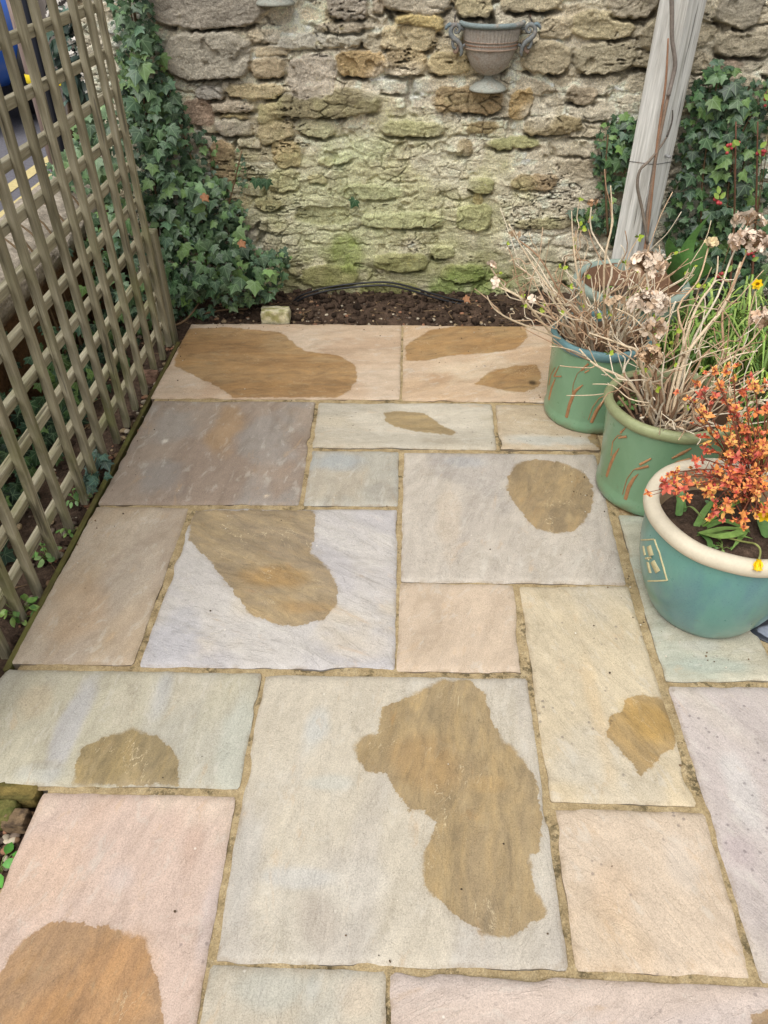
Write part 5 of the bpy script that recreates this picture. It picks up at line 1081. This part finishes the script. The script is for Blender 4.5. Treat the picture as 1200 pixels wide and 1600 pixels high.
shrub('leafless hydrangea with tangled tan stems and lime green buds in the far green pot', c1x, c1y, .225, 62, .30, .40,
      [(WY(768, 416, 1.70), (.012, .01, .010), 5, PL, .015), (WY(774, 442, 1.68), (.014, .01, .014), 5, PL, .016), (WY(805, 366, 1.75), (.012, .01, .016), 4, TN, .016), (WY(838, 470, 1.62), (.02, .012, .008), 4, PL, .018), (WY(925, 318, 1.72), (.014, .012, .016), 10, BR_, .010), (WY(960, 468, 1.50), (.03, .02, .018), 16, TN, .012)],
      .08, 44, (-.03, .0),
      [([(c1x-.03, c1y, .23), WY(862, 524, 1.68), WY(800, 500, 1.62), WY(772, 482, 1.6), WY(761, 462, 1.6)], [.004, .003, .0026, .002, .0014]), ([(c1x-.02, c1y, .23), WY(880, 480, 1.7), WY(830, 410, 1.72), WY(795, 350, 1.74)], [.0044, .0035, .0026, .0015]),
       ([(c1x, c1y, .23), WY(905, 440, 1.7), WY(896, 380, 1.72), WY(893, 330, 1.74)], [.0044, .0032, .0026, .0014]), ([(c1x+.02, c1y, .23), WY(944, 420, 1.7), WY(956, 350, 1.72), WY(954, 290, 1.74)], [.0044, .0034, .0028, .0016]),
       ([(c1x+.03, c1y-.02, .23), WY(985, 600, 1.5), WY(938, 616, 1.52), WY(885, 618, 1.55)], [.003, .002, .0018, .0012])])
shrub('leafless hydrangea with thick pale stems and faded papery flower heads in the nearer green pot', c2x, c2y, .215, 42, .28, .36,
      [(WY(1012, 412, 1.42), (.048, .04, .036), 62, PL, .017), (WY(1016, 472, 1.36), (.05, .04, .038), 66, lin(230, 212, 192), .016), (WY(1022, 512, 1.30), (.03, .025, .026), 22, PL, .017), (WY(1014, 556, 1.22), (.032, .024, .040), 52, TN, .011),
       (WY(1172, 378, 1.62), (.056, .045, .038), 60, lin(224, 202, 182), .018), (WY(1170, 344, 1.72), (.045, .04, .026), 30, lin(222, 204, 184), .017), (WY(1196, 500, 1.50), (.042, .04, .030), 36, lin(220, 196, 174), .017), (WY(1108, 382, 1.60), (.014, .01, .016), 5, lin(206, 186, 146), .020)],
      .085, 12, (.02, 0),
      [([(c2x+.02, c2y+.01, .22), WY(1070, 560, 1.42), WY(1130, 480, 1.52), WY(1158, 410, 1.6)], [.0056, .0052, .0050, .0045]), ([(c2x, c2y-.06, .24), WY(1040, 660, 1.22), WY(1060, 674, 1.20), WY(1082, 686, 1.17)], [.003, .0036, .0036, .0036]),
       ([(c2x-.03, c2y-.02, .22), WY(985, 600, 1.28), WY(930, 570, 1.3), WY(905, 545, 1.32)], [.0046, .004, .003, .0018]), ([(c2x-.04, c2y, .22), WY(1000, 560, 1.3), WY(975, 540, 1.3), WY(920, 520, 1.32)], [.0046, .004, .003, .0018]),
       ([(c2x, c2y+.02, .22), WY(1090, 600, 1.40), WY(1140, 560, 1.42), WY(1184, 548, 1.42)], [.005, .004, .003, .0018]), ([(c2x, c2y+.02, .22), WY(1080, 500, 1.45), WY(1116, 440, 1.5), WY(1122, 400, 1.52)], [.0046, .0036, .003, .0016])])
# orange spirea
STAR = (np.array([(0, 0, 0), (.2, .35, .05), (.17, .7, .05), (0, 1, -.02), (-.17, .7, .05), (-.2, .35, .05)], float), np.array([(0, 1, 2), (0, 2, 3), (0, 3, 4), (0, 4, 5)]), None); STAR = (STAR[0], STAR[1], STAR[0][:, :2].copy())
OR_ = [lin(216, 130, 74), lin(224, 148, 80), lin(210, 114, 72), lin(222, 168, 92), lin(200, 100, 78)]
def rosette(mb, p, ax, s):
    ax = np.asarray(ax)/np.linalg.norm(ax); k0 = rng.integers(0, 5); hue = OR_[rng.integers(0, 5)]
    for k in range(6):
        a = k*pi/3+rng.normal(0, .2); x, y, n = basis(ax, tw=a); nn = n*.85-y*.35; leaf(mb, STAR, p, nn+rng.normal(0, .3, 3), s*rng.uniform(.6, 1.3), hue*rng.uniform(.8, 1.2), y, 0., 1.25)
    for k in range(3):
        a = k*2*pi/3+.4; x, y, n = basis(ax, tw=a); leaf(mb, STAR, p+ax*s*.15, n*.5-y*.8, s*.55, lin(180, 74, 74)*rng.uniform(.75, 1.15), y+n*.6, 0., 1.2)
t = thing('spirea_shrub', 'small shrub with orange and red young leaves in the big teal pot', 'shrub', (1.10, .87, .24)); ms = MB(); lf = MB()
ctr = np.array([1.105, .885, .24]); mainstem = [ctr, ctr+np.array([-.004, .004, .07]), ctr+np.array([.004, .006, .14]), ctr+np.array([.01, .01, .2])]
tube(ms, mainstem, [.0055, .0045, .0035, .002], 7, lin(120, 72, 54), smoothn=4)
brs = [(1052, 738, .80), (1030, 764, .75), (1050, 772, .74), (1098, 612, 1.0), (1074, 620, .98), (1110, 570, 1.05), (1180, 600, 1.1), (1196, 640, 1.0), (1150, 640, 1.0), (1120, 662, .95), (1100, 690, .92), (1140, 700, .9), (1176, 690, .95), (1206, 720, .9), (1120, 740, .83), (1160, 752, .82), (1190, 760, .82), (1100, 770, .80), (1136, 790, .78), (1180, 800, .78), (1210, 800, .8), (1086, 650, .96), (1130, 610, 1.02), (1215, 600, 1.05), (1230, 680, .95), (1160, 670, .98), (1060, 745, .8), (1145, 580, 1.08), (1112, 800, .77), (1186, 720, .88), (1166, 610, 1.04), (1240, 760, .86), (1110, 756, .82), (1146, 744, .84), (1176, 776, .80), (1204, 786, .80), (1098, 716, .88), (1140, 726, .86), (1170, 648, .96), (1190, 706, .9), (1152, 816, .77), (1130, 770, .80)]
for (px, py, Y) in brs:
    e = WY(px, py, Y); i = ctr+np.array([0, 0, rng.uniform(.02, .14)])
    mid_ = (i+e)/2+np.array([0, 0, .015])+rng.normal(0, .01, 3); P = tube(ms, [i, mid_, e], [.0024, .0018, .0011], 5, lin(112, 68, 50), smoothn=5)
    for k in range(rng.integers(5, 8)):
        u = rng.integers(len(P)//3, len(P)); q = P[u]+rng.normal(0, .016, 3)*(1, 1, .8); tube(ms, [P[u-1], q], [.0009, .0007], 4, lin(130, 70, 50), False); rosette(lf, q, np.array([0, -.35, .8])+rng.normal(0, .45, 3), rng.uniform(.006, .014))
    for k in range(3): rosette(lf, e+rng.normal(0, .011, 3), np.array([0, -.35, .8])+rng.normal(0, .45, 3), rng.uniform(.009, .017))
ms.build('stem', M['stem'], t); lf.build('foliage', M['leaf'], t)
# strap leaves
def strap(mb, P, wid, col, fold=.25):
    P = np.asarray(P, float); n = len(P)*4; t_ = np.linspace(0, len(P)-1, n); Q = np.stack([np.interp(t_, np.arange(len(P)), P[:, k]) for k in range(3)], 1)
    for _ in range(3): Q[1:-1] = (Q[:-2]+2*Q[1:-1]+Q[2:])/4
    T_ = np.gradient(Q, axis=0); V = []; 
    for k in range(n):
        u = k/(n-1); w_ = wid*(min(1, u*6+.5))*(1-max(0, (u-.55)/.45)**2)+.0004; tt_ = T_[k]/np.linalg.norm(T_[k]); s_ = np.cross(tt_, (0, 0, 1.)); s_ /= np.linalg.norm(s_)+1e-6; nn = np.cross(s_, tt_)
        V += [Q[k]-s_*w_+nn*w_*fold, Q[k]-nn*w_*.0, Q[k]+s_*w_+nn*w_*fold]
    F = [(k*3+i, k*3+i+1, k*3+4+i, k*3+3+i) for k in range(n-1) for i in range(2)]; mb.add(V, F, col)
GL = [lin(124, 156, 70), lin(146, 174, 84), lin(104, 138, 66), lin(168, 188, 104)]
def daff_flower(t, p, face, s=.02, pet=True, name='flower'):
    mb = MB(); x, y, n = basis(face)
    Yl = lin(238, 196, 20)
    a = np.linspace(0, 2*pi, 18, endpoint=False); rr = [.25, .32, .36, .5]; zz = [0, .5, .95, 1.15]; V = []
    for r_, z_ in zip(rr, zz): V += [p+s*(r_*(1+.08*sin(6*q)*(z_ > 1))*(cos(q)*x+sin(q)*y)+z_*n) for q in a]
    F = [(k*18+i, k*18+(i+1) % 18, k*18+18+(i+1) % 18, k*18+18+i) for k in range(3) for i in range(18)]+[tuple(range(18))]; mb.add(V, F, Yl*.95)
    for k in range(6):
        q = k*pi/3; d = cos(q)*x+sin(q)*y; leaf(mb, OV, p, (n*.8-d*.2) if pet else (n*.2+d), s*1.35, Yl*rng.uniform(.9, 1.1), d if pet else d*.35+n, 0., 1.25)
    mb.build(name, M['leaf'], t)
# daffodils in the teal pot
t = thing('daffodil_plant', 'flopped daffodil with two yellow blooms in the big teal pot', 'flower', (1.09, .80, .24)); mb = MB(); b0 = G(1092, 826, .25)
for pts, w_, c in (([(1092, 828), (1130, 812), (1160, 824), (1172, 832)], .008, 0), ([(1090, 832), (1120, 840), (1150, 836), (1168, 826), (1142, 860)], .009, 1), ([(1094, 822), (1110, 806), (1140, 790), (1180, 764)], .003, 3), ([(1090, 830), (1110, 846), (1108, 862)], .006, 2), ([(1086, 826), (1100, 800), (1120, 776)], .007, 0), ([(1068, 800), (1062, 780), (1068, 760)], .010, 2), ([(1060, 806), (1062, 790), (1064, 772)], .008, 2), ([(1096, 834), (1140, 832), (1176, 842)], .005, 1), ([(1200, 840), (1192, 815), (1198, 790)], .016, 2), ([(1088, 836), (1104, 832), (1130, 826), (1170, 826)], .007, 1), ([(1066, 796), (1080, 790), (1100, 812)], .003, 3)):
    zz = np.linspace(.252, .295, len(pts)) if len(pts) < 5 else [.252, .285, .29, .285, .262]
    strap(mb, [G(px, py, z_) for (px, py), z_ in zip(pts, zz)], w_, (GL[c]*.6+lin(76, 122, 76)*.4)*rng.uniform(.8, 1.1))
mb.build('foliage', M['leaf'], t); ms = MB()
f1_ = G(1196, 802, .33); f2_ = G(1186, 874, .325)
tube(ms, [G(1094, 826, .25), G(1130, 800, .30), G(1166, 780, .335), G(1190, 786, .338), f1_], [.0024]*5, 6, lin(110, 146, 60), smoothn=5)
ms.build('stem', M['leaf'], t); ms = MB()
tube(ms, [G(1100, 832, .25), G(1160, 846, .30), G(1180, 850, .322), G(1188, 860, .32), f2_], [.0022]*5, 6, lin(140, 146, 84), smoothn=5)
ms.build('stem', M['leaf'], t); daff_flower(t, f1_, (.1, -.9, .1), .017); daff_flower(t, f2_, (-.06, -.55, -.8), .019, False)
# weeds in the pots
WEEDS = []
def weed(lb, px, py, z, n, s, cols, parent=None, hgt=.03):
    c = G(px, py, z); t = thing('weed', lb, 'weed', tuple(c)); mb = MB(); ms = MB()
    for k in range(n):
        a = rng.uniform(0, 2*pi); e = c+np.array([cos(a)*s*rng.uniform(.4, 1.6), sin(a)*s*rng.uniform(.4, 1.6), hgt*rng.uniform(.3, 1.1)]); tube(ms, [c, (c+e)/2+np.array([0, 0, .006]), e], .0009, 4, lin(116, 136, 70), False)
        leaf(mb, OV, e, np.array([cos(a)*.5, sin(a)*.5-.3, 1.])+rng.normal(0, .25, 3), s*rng.uniform(.6, 1.1), cols[rng.integers(0, len(cols))]*rng.uniform(.75, 1.15), (cos(a), sin(a), .3), rng.normal(0, .4))
    mb.build('foliage', M['leaf'], t); ms.build('stem', M['leaf'], t)
GW = [lin(104, 142, 66), lin(84, 122, 58), lin(132, 160, 84)]
weed('fresh green weed at the left inside of the nearer green pot', 978, 630, .235, 18, .022, GW)
weed('small weed at the right inside of the nearer green pot under the hydrangea stems', 1090, 620, .235, 12, .02, GW)
weed('low weed in the soil at the front of the big teal pot', 1128, 858, .25, 14, .012, GW, hgt=.012)
weed('lacy weed in the middle of the big teal pot below the orange leaves', 1112, 800, .255, 20, .014, [lin(104, 138, 92), lin(84, 116, 74)], hgt=.03)
weed('leafy green weed at the foot of the trellis halfway along', 122, 786, -.03, 20, .022, [lin(118, 152, 96), lin(90, 128, 66)], hgt=.05)
weed('small green weed at the trellis foot just nearer than the leafy one', 112, 836, -.03, 10, .018, GW, hgt=.03)
weed('feathery weed at the trellis foot beside the buff slab', 76, 874, -.03, 18, .022, [lin(128, 158, 96), lin(96, 136, 70)], hgt=.04)
weed('bright weed at the near end of the trellis beside the slab joint', 34, 968, -.03, 22, .026, GW, hgt=.05)
weed('round leaved weed in the soil beside the pink slab at the left edge', 0, 1364, -.04, 5, .03, [lin(86, 146, 60)], hgt=.03)
t = thing('ivy_plant', 'small trailing dark ivy at the trellis foot beside the brownish grey slab', 'ivy', tuple(G(148, 720, 0))); mb = MB()
for k in range(26):
    p = G(rng.uniform(128, 164), rng.uniform(700, 766), rng.uniform(0, .05)); leaf(mb, IVT, p, (.5, -.7, .7)+rng.normal(0, .35, 3), rng.uniform(.024, .046), lin(60, 88, 76)*rng.uniform(.6, 1.2), (0, 0, -1.), rng.normal(0, .8))
mb.build('foliage', M['ivy'], t); ms = MB(); tube(ms, [G(126, 772, -.03), G(140, 750, .02), G(150, 715, .05)], .0018, 5, lin(96, 84, 60), smoothn=4); ms.build('stem', M['stem'], t)
# tulip leaves in the grey pot
t = thing('tulip_plant', 'broad upright green tulip leaves in the grey green pot', 'flower', (c4x+.05, c4y, .21)); mb = MB()
for k, (pts, w_) in enumerate((([(1062, 448), (1050, 410), (1044, 372)], .030), ([(1066, 446), (1072, 390), (1110, 334)], .022), ([(1072, 446), (1090, 410), (1118, 366)], .030), ([(1056, 448), (1040, 420), (1034, 400)], .024), ([(1078, 448), (1100, 430), (1104, 410)], .022))):
    strap(mb, [WY(px, py, 2.16+.02*k-.05*j) for j, (px, py) in enumerate(pts)], w_, [lin(104, 150, 84), lin(116, 160, 90), lin(124, 166, 104)][k % 3], .35)
mb.build('foliage', M['leaf'], t)
# grassy clump and daffodil on the right
def clump(lb, cx, cy, n, L, flw=()):
    t = thing('daffodil_clump', lb, 'flower', (cx, cy, 0)); mb = MB()
    for k in range(n):
        b = np.array([cx+rng.normal(0, .15), cy+rng.normal(0, .13), 0.]); a = rng.uniform(0, 2*pi); l = L*rng.uniform(.6, 1.15); o_ = l*rng.uniform(.3, .75); h_ = l*rng.uniform(.5, .8)
        d = np.array([cos(a), sin(a)-.25, 0]); P = [b, b+d*o_*.22+np.array([0, 0, h_*.62]), b+d*o_*.6+np.array([0, 0, h_*.98]), b+d*o_+np.array([0, 0, h_*(.5+.4*rng.random())])]
        strap(mb, P, rng.uniform(.0028, .0048), GL[rng.integers(0, 4)]*rng.uniform(.6, 1.2))
    mb.build('foliage', M['leaf'], t)
    for p in flw:
        ms = MB(); tube(ms, [(p[0]+.02, p[1]+.03, 0), (p[0]+.01, p[1]+.02, p[2]*.6), tuple(p)], .0024, 6, lin(104, 140, 60), smoothn=4); ms.build('stem', M['leaf'], t); daff_flower(t, np.asarray(p), (-.3, -.8, .3), .016)
clump('dense grassy clump of bright green daffodil leaves with a yellow bloom right of the pots', 1.44, 2.06, 420, .36, [WY(1183, 444, 2.12)])
clump('leafy green clump of narrow leaves at the right edge beside the big teal pot', 1.50, 1.50, 260, .26)
# berries
for px, py, tops, lb in ((1146, 420, [(1125, 432), (1144, 230)], 'thin reddish brown shoot with red berries in front of the ivy beside the tulip leaves'), (1180, 420, [(1190, 237), (1121, 316), (1176, 396), (1206, 160)], 'taller shoot with several red berry clusters at the right edge against the wall')):
    b = WY(px, 470, 2.5); b[2] = -.02; t = thing('berry_shrub', lb, 'shrub', tuple(b)); ms = MB(); top = WY(px+4, 190, 2.5)
    P = tube(ms, [b, (b+top)/2+np.array([.01, 0, 0]), top], [.0055, .004, .0025], 7, lin(112, 78, 62), smoothn=5)
    for q in tops:
        e = WY(q[0], q[1], 2.42); i = P[len(P)//2]; tube(ms, [i, (i+e)/2+np.array([0, 0, .02]), e], [.002, .0016, .001], 5, lin(104, 84, 60), smoothn=3)
        bb = MB()
        for k in range(6): V, F = ico(); bb.add(V*rng.uniform(.005, .008)+e+rng.normal(0, .011, 3), F, lin(176, 66, 68)*rng.uniform(.7, 1.1))
        for k in range(3): leaf(bb, OV, e+rng.normal(0, .012, 3), (0, -1, .5), .03, lin(120, 142, 60), (rng.normal(), 0, 1))
        bb.build('berry_cluster', M['leaf'], t)
    ms.build('stem', M['stem'], t)

# ================================================================== timber post with climber
pY = 2.60; px_c = WY(1076, 0, pY-.075)[0]+.004; a_ = .112; th = radians(41)
t = thing('timber_post', 'silver grey square timber post standing in front of the wall behind the pots', 'post', (px_c, pY, 0)); V0 = MB()
box(V0, (-a_/2, -a_/2, -.1), (a_/2, a_/2, 2.4), (1, 1, 1), .004); v = V0.v[0]; v = np.c_[v[:, 0]*cos(th)-v[:, 1]*sin(th)+px_c, v[:, 0]*sin(th)+v[:, 1]*cos(th)+pY, v[:, 2]]; V0.v[0] = v
fixn(V0.build('shaft', M['post'], t, smooth=False))
mb = MB(); rr = a_/sqrt(2)+.0012; ang_ = [th+pi/4+k*pi/2 for k in range(5)]; zz = WY(1030, 258, 2.55)[2]
tube(mb, [(px_c+rr*cos(q), pY+rr*sin(q), zz-.01*sin(q)) for q in ang_], .0012, 5, lin(96, 96, 96), False); mb.build('wire', M['iron'], t)
mb = MB(); pw_ = WY(1046, 245, 2.545); n_ = np.array([.62, -.78, 0]); tube(mb, [pw_+n_*-.02, pw_+n_*.004], .005, 10, lin(150, 150, 150)); mb.build('screw', M['iron'], t)
t = thing('climbing_stem', 'bare brown climber stems twisting up the left face of the grey post', 'climber', tuple(WY(1010, 390, 2.47)[:2])+(0,)); 
for pts, r_, c in (([(1002, 420), (1012, 360), (1022, 270), (1030, 200), (1040, 130), (1044, 60)], [.006, .0055, .005, .0045, .004, .003], (152, 116, 92)),
                   ([(1012, 380), (1004, 330), (996, 292), (1000, 266), (1014, 252), (1030, 232), (1042, 214)], [.006, .006, .006, .0055, .005, .004, .003], (128, 116, 104)),
                   ([(1044, 150), (1052, 118), (1055, 96), (1050, 60), (1050, 20), (1048, -40)], [.007, .0075, .007, .007, .0075, .0075], (128, 118, 110)),
                   ([(1014, 400), (1010, 350), (1026, 240), (1044, 150)], [.0055, .0055, .0055, .006], (140, 120, 104)),
                   ([(1042, 214), (1050, 190), (1051, 172)], [.004, .003, .002], (84, 78, 72))):
    mb = MB(); P_ = []
    for i_, p in enumerate(pts): P_.append(WY(p[0], p[1], 2.512 if i_ else 2.50))
    tube(mb, P_, r_, 8, lin(*c), smoothn=5); mb.build('stem', M['stem'], t)
# dry fallen leaves
for px, py, lb in ((316, 312, 'curled orange brown dead leaf caught high in the ivy'), (374, 384, 'orange brown dead leaf caught low in the ivy'), (725, 470, 'reddish dead leaf on the soil at the end of the hose')):
    c = WY(px, py, 2.47 if px < 500 else 2.56); mb = MB(); leaf(mb, IVT, c+np.array([0, 0, .02]), (.2, -1, .6), .04, lin(156, 112, 80), (.3, 0, -1.), .4, .7); leaf(mb, OV, c, (.5, -1, .3), .03, lin(150, 96, 60), (1, 0, .2), .2, 1.4)
    tag(mb.build('dead_leaf', M['papery'], None, tuple(c)), lb, 'leaf')
